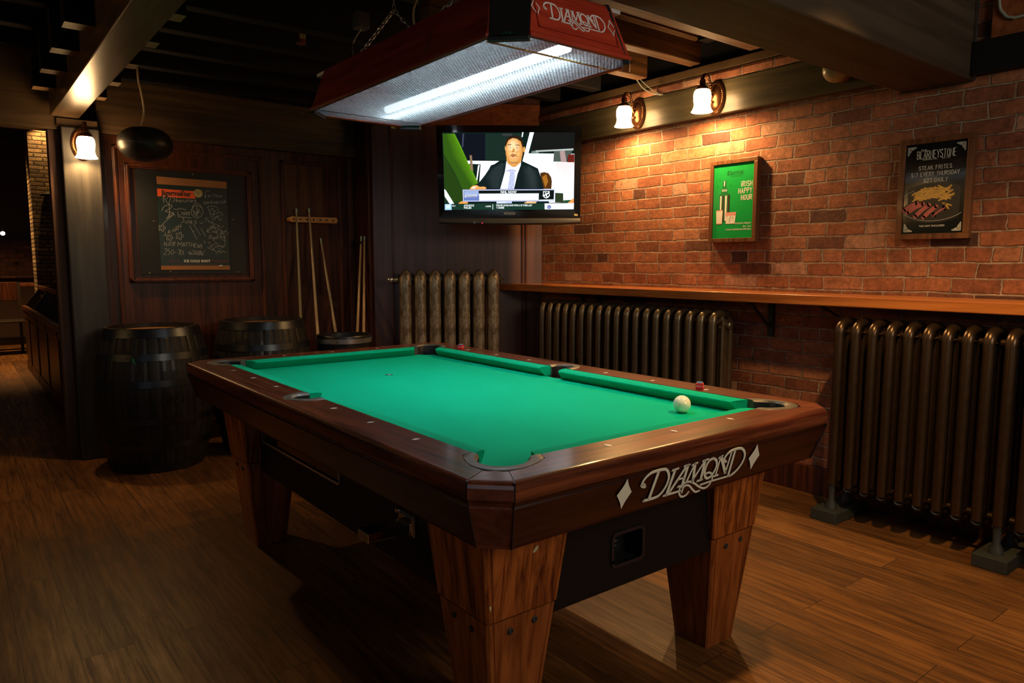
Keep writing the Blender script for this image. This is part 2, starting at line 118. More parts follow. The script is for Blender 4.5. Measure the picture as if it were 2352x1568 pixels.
def ribbon(bm, pts, wd, fr, mi=0, th=0.0, cap=True):
    """flat stroke of width wd through 2D points; fr maps (a, b, h) to 3D"""
    P = [Vector((p[0], p[1])) for p in pts]
    L = []; R_ = []
    for i, p in enumerate(P):
        a = (p - P[i-1]) if i > 0 else (P[1]-P[0])
        b = (P[i+1]-p) if i+1 < len(P) else a
        if a.length < 1e-9: a = b
        if b.length < 1e-9: b = a
        a = a.normalized(); b = b.normalized(); t = (a+b)
        t = t.normalized() if t.length > 1e-3 else a
        k = max(0.5, t.dot(a)); n = Vector((-t.y, t.x)) * (wd/2/k)
        L.append(p+n); R_.append(p-n)
    for i in range(len(P)-1):
        q = [L[i], R_[i], R_[i+1], L[i+1]]
        top = [bm.verts.new(fr(v.x, v.y, th)) for v in q]
        f = face(bm, top)
        if f: f.material_index = mi
        if th:
            bot = [bm.verts.new(fr(v.x, v.y, 0)) for v in q]
            for a, b in ((0,1),(1,2),(2,3),(3,0)):
                g = face(bm, (top[a], bot[a], bot[b], top[b]))
                if g: g.material_index = mi
    if cap:
        for p in (P[0], P[-1]):
            f = face(bm, [bm.verts.new(fr(p.x+wd/2*math.cos(2*PI*k/10), p.y+wd/2*math.sin(2*PI*k/10), th)) for k in range(10)])
            if f: f.material_index = mi
def polyf(bm, pts, fr, h=0.0, mi=0):
    f = face(bm, [bm.verts.new(fr(p[0], p[1], h)) for p in pts])
    if f: f.material_index = mi
def text_into(bm, s, size, fr, x=0, y=0, align='CENTER', mi=0, h=0.0, xs=1.0, bold=0.0, space=1.0):
    c = bpy.data.curves.new('t', 'FONT'); c.body = s; c.size = size; c.align_x = align; c.offset = bold*size; c.space_character = space
    c.resolution_u = 2
    o = bpy.data.objects.new('t', c); me = o.to_mesh()
    vs = [bm.verts.new(fr(x + v.co.x*xs, y + v.co.y, h)) for v in me.vertices]
    for p in me.polygons:
        f = face(bm, [vs[i] for i in p.vertices])
        if f: f.material_index = mi
    o.to_mesh_clear(); bpy.data.objects.remove(o); bpy.data.curves.remove(c)
def obj(name, bm, m, parent=None, bevel=0, bseg=2, shade=False, ang=0.6, local=False):
    if parent is not None and not local:
        off = ORG.get(parent.name, Vector((0,0,0)))
        for v in bm.verts: v.co -= off
    bmesh.ops.recalc_face_normals(bm, faces=bm.faces)
    me = bpy.data.meshes.new(name); bm.to_mesh(me); bm.free()
    for mm in (m if isinstance(m, (list, tuple)) else [m]): me.materials.append(mm)
    o = bpy.data.objects.new(name, me); COL.objects.link(o)
    if parent is not None: o.parent = parent; ORG[o.name] = ORG.get(parent.name, Vector((0,0,0)))
    if bevel:
        b = o.modifiers.new('b', 'BEVEL'); b.width = bevel; b.segments = bseg; b.limit_method = 'ANGLE'; b.angle_limit = ang
        b.harden_normals = False
    if shade:
        for p in me.polygons: p.use_smooth = True
        try: me.set_sharp_from_angle(angle=0.7)
        except Exception: pass
    return o
ORG = {}
def thing(name, label, cat, loc=(0,0,0), rotz=0, group=None):
    o = bpy.data.objects.new(name, None); COL.objects.link(o)
    o.location = loc; o.rotation_euler = (0,0,rotz); o.empty_display_size = .1
    ORG[o.name] = Vector(loc)
    return tag(o, label, cat, group)
def tag(o, label, cat, group=None, kind=None):
    o['label'] = label; o['category'] = cat
    if group: o['group'] = group
    if kind: o['kind'] = kind
    return o
def obj_each(name, bm, m, parent=None, **k):
    """every separate piece of the bmesh becomes an object of its own"""
    bm.verts.ensure_lookup_table(); seen = set(); out = []
    for v in bm.verts:
        if v in seen: continue
        st = [v]; isl = []
        seen.add(v)
        while st:
            q = st.pop(); isl.append(q)
            for e in q.link_edges:
                o = e.other_vert(q)
                if o not in seen: seen.add(o); st.append(o)
        b2 = bmesh.new(); mp_ = {q: b2.verts.new(q.co) for q in isl}; fs = set(f for q in isl for f in q.link_faces)
        for f in fs: b2.faces.new([mp_[q] for q in f.verts]).material_index = f.material_index
        out.append(obj(name, b2, m, parent, **k))
    bm.free(); return out
def struct(name, bm, m, **k):
    o = obj(name, bm, m, None, **k); o['kind'] = 'structure'; return o
def NB(): return bmesh.new()

# ------------------------------------------------------------------ materials
def nt(name):
    m = bpy.data.materials.new(name); m.use_nodes = True
    n = m.node_tree.nodes; l = m.node_tree.links
    return m, n, l, n['Principled BSDF']
def rgb(c): return (c[0], c[1], c[2], 1)
def mapping(n, l, scale, space='Object', rot=(0,0,0)):
    tc = n.new('ShaderNodeTexCoord'); mp = n.new('ShaderNodeMapping')
    mp.inputs['Scale'].default_value = scale; mp.inputs['Rotation'].default_value = rot
    l.new(tc.outputs[space], mp.inputs[0]); return mp.outputs[0]
def noise(n, l, vec, scale, detail=4, rough=.6, dist=0):
    t = n.new('ShaderNodeTexNoise'); t.inputs['Scale'].default_value = scale; t.inputs['Detail'].default_value = detail
    t.inputs['Roughness'].default_value = rough; t.inputs['Distortion'].default_value = dist
    l.new(vec, t.inputs['Vector']); return t.outputs[0]
def ramp(n, l, fac, stops):
    r = n.new('ShaderNodeValToRGB'); e = r.color_ramp.elements
    while len(e) < len(stops): e.new(0.5)
    for i, (p, c) in enumerate(stops):
        e[i].position = p; e[i].color = rgb(c) if isinstance(c, tuple) else (c, c, c, 1)
    l.new(fac, r.inputs[0]); return r.outputs[0]
def mix(n, l, a, b, fac, mode='MIX'):
    x = n.new('ShaderNodeMix'); x.data_type = 'RGBA'; x.blend_type = mode
    for s, v in ((6, a), (7, b), (0, fac)):
        if hasattr(v, 'links') or hasattr(v, 'is_linked'): l.new(v, x.inputs[s])
        elif s == 0: x.inputs[0].default_value = v
        else: x.inputs[s].default_value = rgb(v)
    return x.outputs[2]
def bump(n, l, b, h, strength, dist=0.01):
    u = n.new('ShaderNodeBump'); u.inputs['Strength'].default_value = strength; u.inputs['Distance'].default_value = dist
    l.new(h, u.inputs['Height']); l.new(u.outputs[0], b.inputs['Normal'])
def plain(name, c, rough=.5, metal=0, var=.15, scale=12, bmp=0.0, coat=0, spec=.5):
    m, n, l, b = nt(name)
    v = mapping(n, l, (1,1,1)); t = noise(n, l, v, scale)
    col = mix(n, l, tuple(x*(1-var) for x in c), tuple(min(1, x*(1+var)) for x in c), t)
    l.new(col, b.inputs['Base Color']); b.inputs['Roughness'].default_value = rough; b.inputs['Metallic'].default_value = metal
    b.inputs['Coat Weight'].default_value = coat; b.inputs['Coat Roughness'].default_value = .15
    b.inputs['Specular IOR Level'].default_value = spec
    if bmp: bump(n, l, b, t, bmp, .004)
    return m
def wood(name, c1, c2, axis='y', rough=.35, coat=0.0, gs=1.0, mottle=0.3, bmp=.15, spec=.25, cr=.1):
    """c1 dark grain, c2 light ground, grain along axis"""
    m, n, l, b = nt(name)
    s = {'x': (1.2, 22, 22), 'y': (22, 1.2, 22), 'z': (22, 22, 1.2)}[axis]
    s = tuple(q*gs for q in s)
    v = mapping(n, l, s); g = noise(n, l, v, 2.2, 6, .62, .6)
    g2 = noise(n, l, mapping(n, l, tuple(q*.25 for q in s)), 2.0, 3, .5, 1.0)
    col = ramp(n, l, g, [(.36, c1), (.6, c2)])
    big = ramp(n, l, g2, [(.3, 1-mottle), (.65, 1.0)])
    col = mix(n, l, col, big, 1.0, 'MULTIPLY')
    l.new(col, b.inputs['Base Color'])
    b.inputs['Roughness'].default_value = rough
    b.inputs['Coat Weight'].default_value = coat; b.inputs['Coat Roughness'].default_value = cr
    b.inputs['Specular IOR Level'].default_value = spec
    bump(n, l, b, g, bmp, .002)
    return m
def emit(name, c, s):
    m = bpy.data.materials.new(name); m.use_nodes = True; n = m.node_tree.nodes; n.clear()
    e = n.new('ShaderNodeEmission'); o = n.new('ShaderNodeOutputMaterial')
    e.inputs[0].default_value = rgb(c); e.inputs[1].default_value = s
    m.node_tree.links.new(e.outputs[0], o.inputs[0]); return m
def brick_mat(name, horiz, bw, bh, mortar, palette, mort_c, bmp=.9, sq=.55):
    m, n, l, b = nt(name)
    tc = n.new('ShaderNodeTexCoord'); sp = n.new('ShaderNodeSeparateXYZ'); cb = n.new('ShaderNodeCombineXYZ')
    l.new(tc.outputs['Object'], sp.inputs[0]); l.new(sp.outputs[horiz], cb.inputs[0]); l.new(sp.outputs[2], cb.inputs[1])
    wob = n.new('ShaderNodeTexNoise'); wob.inputs['Scale'].default_value = 5; wob.inputs['Detail'].default_value = 8; wob.inputs['Roughness'].default_value = .72
    l.new(cb.outputs[0], wob.inputs['Vector'])
    off = n.new('ShaderNodeVectorMath'); off.operation = 'MULTIPLY_ADD'
    off.inputs[1].default_value = (.055, .026, 0); l.new(wob.outputs['Color'], off.inputs[0]); l.new(cb.outputs[0], off.inputs[2])
    br = n.new('ShaderNodeTexBrick'); br.offset = .5; br.squash = sq; br.squash_frequency = 6
    br.inputs['Scale'].default_value = 1; br.inputs['Brick Width'].default_value = bw; br.inputs['Row Height'].default_value = bh
    br.inputs['Mortar Size'].default_value = mortar; br.inputs['Mortar Smooth'].default_value = .6; br.inputs['Bias'].default_value = 0
    br.inputs['Color1'].default_value = (0,0,0,1); br.inputs['Color2'].default_value = (1,1,1,1); br.inputs['Mortar'].default_value = (.5,.5,.5,1)
    l.new(off.outputs[0], br.inputs['Vector'])
    rp = n.new('ShaderNodeValToRGB'); e = rp.color_ramp.elements; rp.color_ramp.interpolation = 'LINEAR'
    while len(e) < len(palette): e.new(.5)
    for i, (p, c) in enumerate(palette): e[i].position = p; e[i].color = rgb(c)
    l.new(br.outputs['Color'], rp.inputs[0])
    gr = noise(n, l, cb.outputs[0], 45, 6, .7); gv = ramp(n, l, gr, [(.3, .62), (.7, 1.25)])
    c = mix(n, l, rp.outputs[0], gv, 1.0, 'MULTIPLY')
    st = ramp(n, l, noise(n, l, cb.outputs[0], 2.2, 5, .65), [(.35, .6), (.62, 1.1)])
    c = mix(n, l, c, st, .8, 'MULTIPLY')
    mid = ramp(n, l, noise(n, l, cb.outputs[0], 16, 5, .7, .4), [(.32, .55), (.5, 1.0), (.72, 1.3)]); c = mix(n, l, c, mid, .7, 'MULTIPLY')
    drip_v = n.new('ShaderNodeMapping'); drip_v.inputs['Scale'].default_value = (26, 1.6, 1); l.new(cb.outputs[0], drip_v.inputs[0])
    drip = ramp(n, l, noise(n, l, drip_v.outputs[0], 1.5, 4, .6), [(.38, .72), (.5, 1.0)]); c = mix(n, l, c, drip, .45, 'MULTIPLY')
    mn = ramp(n, l, noise(n, l, cb.outputs[0], 11, 6, .75), [(.36, tuple(q*.22 for q in mort_c)), (.52, tuple(q*.62 for q in mort_c)), (.74, mort_c)])
    mfac = n.new('ShaderNodeMath'); mfac.operation = 'MULTIPLY'; l.new(br.outputs['Fac'], mfac.inputs[0])
    l.new(ramp(n, l, noise(n, l, cb.outputs[0], 28, 4, .7), [(.30, .25), (.55, .95)]), mfac.inputs[1])
    c = mix(n, l, c, mn, mfac.outputs[0])
    l.new(c, b.inputs['Base Color']); b.inputs['Roughness'].default_value = .78; b.inputs['Specular IOR Level'].default_value = .35
    inv = n.new('ShaderNodeMath'); inv.operation = 'MULTIPLY_ADD'; inv.inputs[1].default_value = -1; inv.inputs[2].default_value = 1
    l.new(br.outputs['Fac'], inv.inputs[0])
    ad = n.new('ShaderNodeMath'); ad.operation = 'MULTIPLY_ADD'; ad.inputs[1].default_value = .45; l.new(gr, ad.inputs[0]); l.new(inv.outputs[0], ad.inputs[2])
    ad2 = n.new('ShaderNodeMath'); ad2.operation = 'MULTIPLY_ADD'; ad2.inputs[1].default_value = .5
    l.new(br.outputs['Color'], ad2.inputs[0]); l.new(ad.outputs[0], ad2.inputs[2])
    bump(n, l, b, ad2.outputs[0], bmp, .012)
    return m
M = {}
M['brick'] = brick_mat('red_brick', 1, .205, .070, .0065,
    [(0, (.05,.025,.022)), (.05, (.20,.072,.040)), (.35, (.31,.105,.052)), (.65, (.37,.135,.064)), (.93, (.40,.165,.085)), (1, (.46,.27,.19))], (.54,.43,.34))
M['stone'] = brick_mat('stacked_stone', 0, .19, .048, .009, [(0, (.10,.07,.04)), (.5, (.28,.18,.09)), (1, (.42,.30,.16))], (.02,.014,.01), 1.0)
M['far_brick'] = brick_mat('far_red_brick', 0, .22, .07, .008, [(0, (.08,.03,.02)), (1, (.25,.09,.05))], (.12,.09,.07))
# plank floor
m, n, l, b = nt('plank_floor')
tc = n.new('ShaderNodeTexCoord'); sp = n.new('ShaderNodeSeparateXYZ'); cb = n.new('ShaderNodeCombineXYZ')
l.new(tc.outputs['Object'], sp.inputs[0]); l.new(sp.outputs[1], cb.inputs[0]); l.new(sp.outputs[0], cb.inputs[1])
br = n.new('ShaderNodeTexBrick'); br.offset = .37; br.inputs['Scale'].default_value = 1; br.inputs['Brick Width'].default_value = 1.22
br.inputs['Row Height'].default_value = .150; br.inputs['Mortar Size'].default_value = .0012; br.inputs['Mortar Smooth'].default_value = .1
br.inputs['Color1'].default_value = (0,0,0,1); br.inputs['Color2'].default_value = (1,1,1,1); br.inputs['Mortar'].default_value = (.5,.5,.5,1)
l.new(cb.outputs[0], br.inputs['Vector'])
vm = n.new('ShaderNodeVectorMath'); vm.operation = 'MULTIPLY_ADD'; vm.inputs[1].default_value = (3.7, 9.1, 5.3)
l.new(br.outputs['Color'], vm.inputs[0]); l.new(cb.outputs[0], vm.inputs[2])
mp = n.new('ShaderNodeMapping'); mp.inputs['Scale'].default_value = (1.6, 26, 1); l.new(vm.outputs[0], mp.inputs[0])
g = noise(n, l, mp.outputs[0], 1.8, 7, .68, .5)
col = ramp(n, l, g, [(.32, (.050,.018,.005)), (.50, (.175,.070,.017)), (.70, (.29,.128,.032))])
tone = ramp(n, l, br.outputs['Color'], [(0, .62), (1, 1.15)])
col = mix(n, l, col, tone, 1.0, 'MULTIPLY')
mp2 = n.new('ShaderNodeMapping'); mp2.inputs['Scale'].default_value = (1.2, 3.2, 1); l.new(cb.outputs[0], mp2.inputs[0])
wear = ramp(n, l, noise(n, l, mp2.outputs[0], 1.6, 5, .7, .3), [(.30, .45), (.52, 1.0)])
col = mix(n, l, col, wear, .75, 'MULTIPLY')
col = mix(n, l, col, (.012,.006,.003), br.outputs['Fac'])
l.new(col, b.inputs['Base Color'])
rr = ramp(n, l, g, [(.3, .55), (.7, .38)]); l.new(rr, b.inputs['Roughness']); b.inputs['Specular IOR Level'].default_value = .4
bump(n, l, b, g, .25, .002)
M['floor'] = m
M['panel'] = wood('dark_panel_wood', (.030,.009,.005), (.10,.028,.012), 'z', .40, .08, .6, .35, .08, cr=.22)
M['panel_c'] = wood('corner_panel_wood', (.080,.036,.027), (.150,.068,.050), 'z', .34, .3, .3, .3, .03, spec=.45, cr=.28)
M['panel_light'] = wood('plywood_panel', (.075,.030,.012), (.15,.062,.024), 'z', .45, 0, .5, .3, .06)
M['mould'] = wood('moulding_wood', (.06,.018,.009), (.13,.04,.018), 'z', .36, .1, .8, .2, .05)
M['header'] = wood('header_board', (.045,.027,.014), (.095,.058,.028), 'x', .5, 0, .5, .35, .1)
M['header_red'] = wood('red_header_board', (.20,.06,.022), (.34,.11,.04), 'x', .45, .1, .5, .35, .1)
M['beam'] = wood('brown_beam_paint', (.095,.058,.030), (.155,.098,.050), 'y', .30, .15, .4, .3, .1, cr=.25)
nb = M['beam'].node_tree; bb = nb.nodes['Principled BSDF']; src = bb.inputs['Base Color'].links[0].from_socket
fl = ramp(nb.nodes, nb.links, noise(nb.nodes, nb.links, mapping(nb.nodes, nb.links, (90, 40, 90)), 1.0, 2, .5), [(.27, .15), (.33, 1.0)])
nb.links.new(mix(nb.nodes, nb.links, src, fl, 1.0, 'MULTIPLY'), bb.inputs['Base Color'])
M['bigbeam'] = wood('grey_brown_beam', (.050,.036,.024), (.092,.069,.046), 'x', .6, 0, .3, .45, .15)
M['board'] = wood('olive_board', (.055,.045,.026), (.10,.082,.046), 'y', .28, .2, .5, .25, .08, cr=.3)
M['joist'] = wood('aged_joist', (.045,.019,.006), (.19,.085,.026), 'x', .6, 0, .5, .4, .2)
M['block_underside'] = wood('tan_block_underside', (.22,.12,.05), (.42,.25,.11), 'x', .5, 0, .5, .25, .15)
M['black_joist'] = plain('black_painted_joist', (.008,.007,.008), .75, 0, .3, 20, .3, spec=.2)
M['ceil'] = plain('black_ceiling', (.006,.006,.007), .9)
M['post'] = wood('dark_painted_post', (.026,.026,.028), (.060,.056,.052), 'z', .42, .1, .35, .4, .2, cr=.35)
M['shelf'] = wood('varnished_fir_shelf', (.34,.10,.022), (.55,.19,.045), 'y', .30, .5, .6, .15, .06, cr=.18)
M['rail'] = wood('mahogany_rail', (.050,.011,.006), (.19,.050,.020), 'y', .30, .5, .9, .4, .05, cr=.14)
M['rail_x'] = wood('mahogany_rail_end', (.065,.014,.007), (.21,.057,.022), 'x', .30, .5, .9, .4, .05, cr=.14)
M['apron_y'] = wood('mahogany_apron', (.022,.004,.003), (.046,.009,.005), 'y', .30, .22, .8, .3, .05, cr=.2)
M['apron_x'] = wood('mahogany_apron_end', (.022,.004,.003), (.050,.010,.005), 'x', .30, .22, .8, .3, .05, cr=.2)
M['corner_wood'] = wood('mahogany_corner', (.12,.03,.014), (.20,.055,.026), 'x', .28, .5, .7, .25, .05, cr=.12)
M['oak'] = wood('oak_leg', (.085,.014,.003), (.46,.125,.024), 'z', .36, .3, .95, .2, .12, cr=.25)
M['oak_low'] = wood('oak_leg_lower', (.17,.040,.008), (.38,.11,.024), 'z', .36, .3, .8, .25, .1, cr=.25)
M['black_lam'] = plain('black_laminate', (.007,.006,.006), .5, 0, .2, 40, .05, spec=.2)
M['black'] = plain('black_plastic', (.012,.012,.014), .35, 0, .2, 10)
M['black_gloss'] = plain('gloss_black', (.006,.006,.007), .07, 0, .1, 10, spec=.6)
M['leather'] = plain('worn_leather', (.085,.070,.050), .46, 0, .55, 30, .25)
M['leather_edge'] = plain('worn_leather_edge', (.16,.06,.03), .4, 0, .4, 30)
M['pocket'] = plain('pocket_black', (.008,.008,.009), .6)
# cloth
m, n, l, b = nt('green_cloth')
v = mapping(n, l, (1,1,1)); t = noise(n, l, v, 700, 3, .7); t2 = noise(n, l, v, 3, 3, .5)
c = mix(n, l, (0.0, .36, .185), (.0, .46, .245), t); c = mix(n, l, c, ramp(n, l, t2, [(.3, .93), (.7, 1.0)]), 1, 'MULTIPLY')
l.new(c, b.inputs['Base Color']); b.inputs['Roughness'].default_value = .9; b.inputs['Specular IOR Level'].default_value = .05
b.inputs['Sheen Weight'].default_value = .0; bump(n, l, b, t, .12, .0008)
M['cloth'] = m
M['sight'] = plain('pearl_inlay', (.95,.93,.85), .25, 0, .05)
M['ivory'] = plain('ivory_letters', (.92,.97,.80), .35, 0, .05)
M['logo_shadow'] = plain('letter_outline', (.02,.008,.006), .4)
M['white_letters'] = plain('white_letters', (.90,.93,.96), .4, 0, .04)
M['ball'] = plain('cue_ball_resin', (.90,.93,.70), .08, 0, .03, coat=.5)
M['chalk_red'] = plain('chalk_label_red', (.65,.02,.03), .5); M['chalk_blue'] = plain('chalk_blue', (.10,.28,.45), .9)
M['white'] = plain('white_print', (.75,.75,.72), .5, 0, .04)
M['chrome'] = plain('chrome', (.75,.70,.60), .14, 1, .1)
M['steel'] = plain('dull_steel', (.58,.60,.62), .30, .9, .2, 25, .1)
M['hoop'] = plain('dark_steel_hoop', (.05,.055,.06), .34, .9, .3, 25, .1)
M['bronze'] = plain('aged_bronze', (.13,.055,.025), .30, .85, .3, 30, .1)
M['rad_bronze'] = plain('bronze_radiator_paint', (.155,.115,.068), .31, .72, .30, 22, .15)
def patina(name, dark, mid_, hi, rough, metal):
    m, n, l, b = nt(name); v = mapping(n, l, (1, 1, .55))
    t = noise(n, l, v, 26, 7, .75); t2 = noise(n, l, v, 5, 4, .6)
    c = ramp(n, l, t, [(.34, dark), (.5, mid_), (.66, hi)]); c = mix(n, l, c, ramp(n, l, t2, [(.35, .35), (.6, 1.0)]), 1, 'MULTIPLY')
    l.new(c, b.inputs['Base Color']); b.inputs['Roughness'].default_value = rough; b.inputs['Metallic'].default_value = metal; bump(n, l, b, t, .35, .004); return m
M['rad_gold_'] = plain('worn_gold_radiator_paint', (.50,.43,.32), .38, .5, .5, 16, .4)
M['rad_dark'] = plain('dark_bronze_radiator_paint', (.075,.047,.026), .30, .78, .35, 24, .15)
M['rad_gold'] = patina('tarnished_gold_paint', (.10,.065,.035), (.40,.33,.23), (.62,.56,.45), .38, .5)
M['iron'] = plain('dark_iron', (.035,.038,.036), .55, .4, .3, 20, .3)
M['foot'] = plain('painted_foot_block', (.020,.022,.016), .7, 0, .3)
M['barrel'] = wood('barrel_stave', (.008,.008,.007), (.022,.020,.018), 'z', .48, .05, .8, .35, .3)
M['barrel_head'] = wood('barrel_head', (.20,.085,.03), (.36,.17,.06), 'x', .55, 0, .6, .25, .1)
M['cue'] = wood('maple_cue', (.42,.30,.16), (.62,.48,.28), 'z', .3, .3, .3, .1, .02)
M['cue_green'] = wood('olive_cue', (.22,.19,.09), (.36,.32,.17), 'z', .3, .3, .3, .1, .02)
M['cue_tan'] = wood('tan_cue', (.50,.30,.13), (.66,.44,.22), 'z', .3, .3, .3, .1, .02)
M['butt'] = plain('cue_butt', (.40,.13,.03), .3)
M['ferrule'] = plain('ferrule', (.35,.55,.50), .5)
M['rack'] = wood('cue_rack_pine', (.70,.30,.08), (.85,.42,.14), 'x', .35, .3, .6, .1, .05)
M['speaker'] = plain('speaker_shell', (.018,.018,.017), .38, 0, .1)
M['cord'] = plain('pale_cord', (.55,.45,.28), .5)
M['frame'] = wood('walnut_frame', (.09,.035,.015), (.20,.085,.035), 'z', .4, .15, .7, .3, .15)
def poster_mat(name, c, rough=.09, var=.06):
    return plain(name, c, rough, 0, var, 6, spec=.5)
M['p_green'] = poster_mat('green_poster_print', (.015,.36,.075))
M['p_black'] = poster_mat('black_poster_print', (.006,.010,.010))
M['slate'] = plain('chalkboard_paint', (.007,.009,.013), .6, 0, .35, 14)
M['jag_green'] = plain('dark_green_print', (.005,.016,.010), .35, 0, .2)
M['jag_orange'] = plain('orange_print', (.75,.10,.015), .45, 0, .05)
M['kraft'] = plain('kraft_strip', (.34,.15,.055), .7, 0, .15)
M['gold_print'] = plain('gold_print', (.42,.36,.16), .4)
M['ink'] = plain('black_print', (.01,.012,.010), .4)
M['chalk'] = plain('chalk_line', (.40,.42,.42), .9, 0, .25, 60)
M['red_small'] = plain('red_print', (.30,.03,.02), .5)
M['pink'] = plain('pink_print', (.70,.32,.30), .4)
M['fries'] = plain('fries_print', (.85,.47,.08), .25, 0, .3, 90)
M['steak'] = plain('steak_print', (.50,.11,.11), .25, 0, .5, 120)
M['steak_dark'] = plain('steak_crust_print', (.05,.022,.018), .25, 0, .5, 120)
M['plate_print'] = plain('plate_print', (.006,.005,.006), .25, 0, .3)
M['bottle_print'] = plain('bottle_print', (.02,.16,.06), .25, 0, .2)
M['knot'] = plain('knot_print', (.78,.80,.78), .3)
M['cable'] = plain('grey_cable', (.30,.34,.30), .5)
M['glass_shade'] = emit('lit_opal_glass', (1.0, .60, .26), 42.0)
M['globe_off'] = plain('unlit_globe', (.34,.26,.14), .3)
M['red_lantern'] = plain('red_lantern_metal', (.20,.04,.03), .35, .3)
M['paint_chip'] = plain('chipped_filler', (.55,.50,.30), .6)
M['warm_bulb'] = emit('distant_bulb', (1, .80, .55), 14)
M['pillar_glow'] = emit('recessed_lamp', (1, .62, .25), 6)
M['dark_far'] = plain('far_furniture', (.02,.012,.008), .5)
M['far_wall'] = plain('far_wall', (.05,.02,.012), .7)
M['brass'] = plain('brass_strip', (.80,.55,.16), .22, 1, .1)

# ------------------------------------------------------------------ the room
XB, YW, ZC = 2.65, 4.0, 2.62
DV = Vector((-math.sin(math.radians(122)), -math.cos(math.radians(122)), 0))      # along the corner wall, away from the brick
P0 = Vector((XB, 3.0, 0)); P1 = P0 + DV*1.287
NV = Vector((-DV.y, DV.x, 0)) if Vector((-DV.y, DV.x, 0)).dot(Vector((-1,-1,0))) > 0 else Vector((DV.y, -DV.x, 0))
def dg(t, off, z): p = P0 + DV*t + NV*off; return (p.x, p.y, z)                   # point on the corner wall
bm = NB(); bx(bm, -7, XB+.2, -4, 15, -.05, 0); struct('floor', bm, M['floor'])
bm = NB(); bx(bm, -7, XB+.2, -4, 4.12, ZC, ZC+.05); bx(bm, -7, XB+.2, 4.12, 15, 3.2, 3.25); bx(bm, -7, XB+.2, 4.10, 4.12, ZC+.05, 3.2); struct('ceiling', bm, M['ceil'])
bm = NB(); bx(bm, XB, XB+.2, -4, 3.0, 0, ZC); struct('wall_right', bm, M['brick'])
bm = NB(); rings(bm, [[dg(0,0,z), dg(1.287,0,z), dg(1.287,-.1,z), dg(0,-.1,z)] for z in (0, ZC)]); struct('wall_corner', bm, M['panel_c'])
bm = NB(); bx(bm, P1.x, P1.x+.1, P1.y, YW, 0, ZC); struct('wall_side', bm, M['panel'])
bm = NB(); bx(bm, -.22, P1.x, YW, YW+.12, 0, ZC); struct('wall_back', bm, M['panel'])
bm = NB(); bx(bm, -7, 1.5, 13, 13.2, 0, 3.2); struct('wall_far', bm, M['far_wall'])
bm = NB(); bx(bm, XB-.03, XB, -4, 2.99, 0, .15); struct('baseboard_right', bm, M['panel'], bevel=.004)
bm = NB(); bx(bm, -.21, P1.x, YW-.02, YW, 0, .14); struct('baseboard_back', bm, M['panel'], bevel=.004)
bm = NB(); rings(bm, [[dg(.03,0,z), dg(1.28,0,z), dg(1.28,.02,z), dg(.03,.02,z)] for z in (0, .14)]); struct('baseboard_corner', bm, M['panel'])
tn = [0]
def trim(bm, m, **k):
    tn[0] += 1; return struct('trim_%d' % tn[0], bm, m, **k)
# headers above the panelling
bm = NB(); bx(bm, -.205, P1.x-.01, YW-.06, YW, 2.055, ZC); trim(bm, M['header'], bevel=.004)
bm = NB(); bx(bm, -.43, -.212, 3.885, 4.0, 2.062, 2.114); trim(bm, M['header'], bevel=.003)
bm = NB(); bx(bm, -6.9, -.36, 3.90, 4.02, 2.045, ZC); trim(bm, M['header'], bevel=.004)
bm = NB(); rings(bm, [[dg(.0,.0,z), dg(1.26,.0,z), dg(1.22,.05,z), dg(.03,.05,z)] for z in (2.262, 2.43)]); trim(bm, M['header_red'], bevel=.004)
# raised mouldings: profile of two beads round a rectangle
def mould_rect(bm, x0, x1, z0, z1, y, wd=.024, th=.014, bottom=True):
    for a in ((x0, x0+wd, z0, z1), (x1-wd, x1, z0, z1)):
        bx(bm, a[0], a[1], y-th, y, a[2], a[3]); bx(bm, a[0]+wd*.3, a[1]-wd*.3, y-th*1.5, y, a[2]+wd*.3, a[3]-wd*.3)
    for a in (((x0, x1, z1-wd, z1),) + (((x0, x1, z0, z0+wd),) if bottom else ())):
        bx(bm, a[0], a[1], y-th, y, a[2], a[3]); bx(bm, a[0]+wd*.3, a[1]-wd*.3, y-th*1.5, y, a[2]+wd*.3, a[3]-wd*.3)
bm = NB(); mould_rect(bm, -.125, .835, .3, 2.0, YW); trim(bm, M['mould'], bevel=.003)
bm = NB(); mould_rect(bm, -.062, .755, 1.112, 1.89, YW, .032, .024); trim(bm, M['mould'], bevel=.004)
bm = NB(); mould_rect(bm, .972, 1.448, .3, 1.995, YW); trim(bm, M['mould'], bevel=.003)
bm = NB(); bx(bm, 1.500, 1.520, YW-.02, YW, .14, 2.055); bx(bm, 1.525, 1.535, YW-.012, YW, .14, 2.055); trim(bm, M['mould'], bevel=.003)
bm = NB(); bx(bm, -.205, -.165, YW-.02, YW, .14, 2.055); trim(bm, M['mould'], bevel=.003)
bm = NB(); bx(bm, P1.x-.018, P1.x, 3.72, 3.745, .1, ZC); bx(bm, P1.x-.01, P1.x, 3.77, 3.78, .1, ZC); trim(bm, M['mould'], bevel=.003)
bm = NB()
for t in (1.143, .150, .122):
    rings(bm, [[dg(t-.008,.0,z), dg(t+.008,.0,z), dg(t+.006,.014,z), dg(t-.006,.014,z)] for z in (.14, 2.262)])
trim(bm, M['mould'])
# plywood infill behind the cue rack
bm = NB(); bx(bm, 1.0, 1.30, YW-.004, YW, 1.60, 1.967); trim(bm, M['panel_light'])
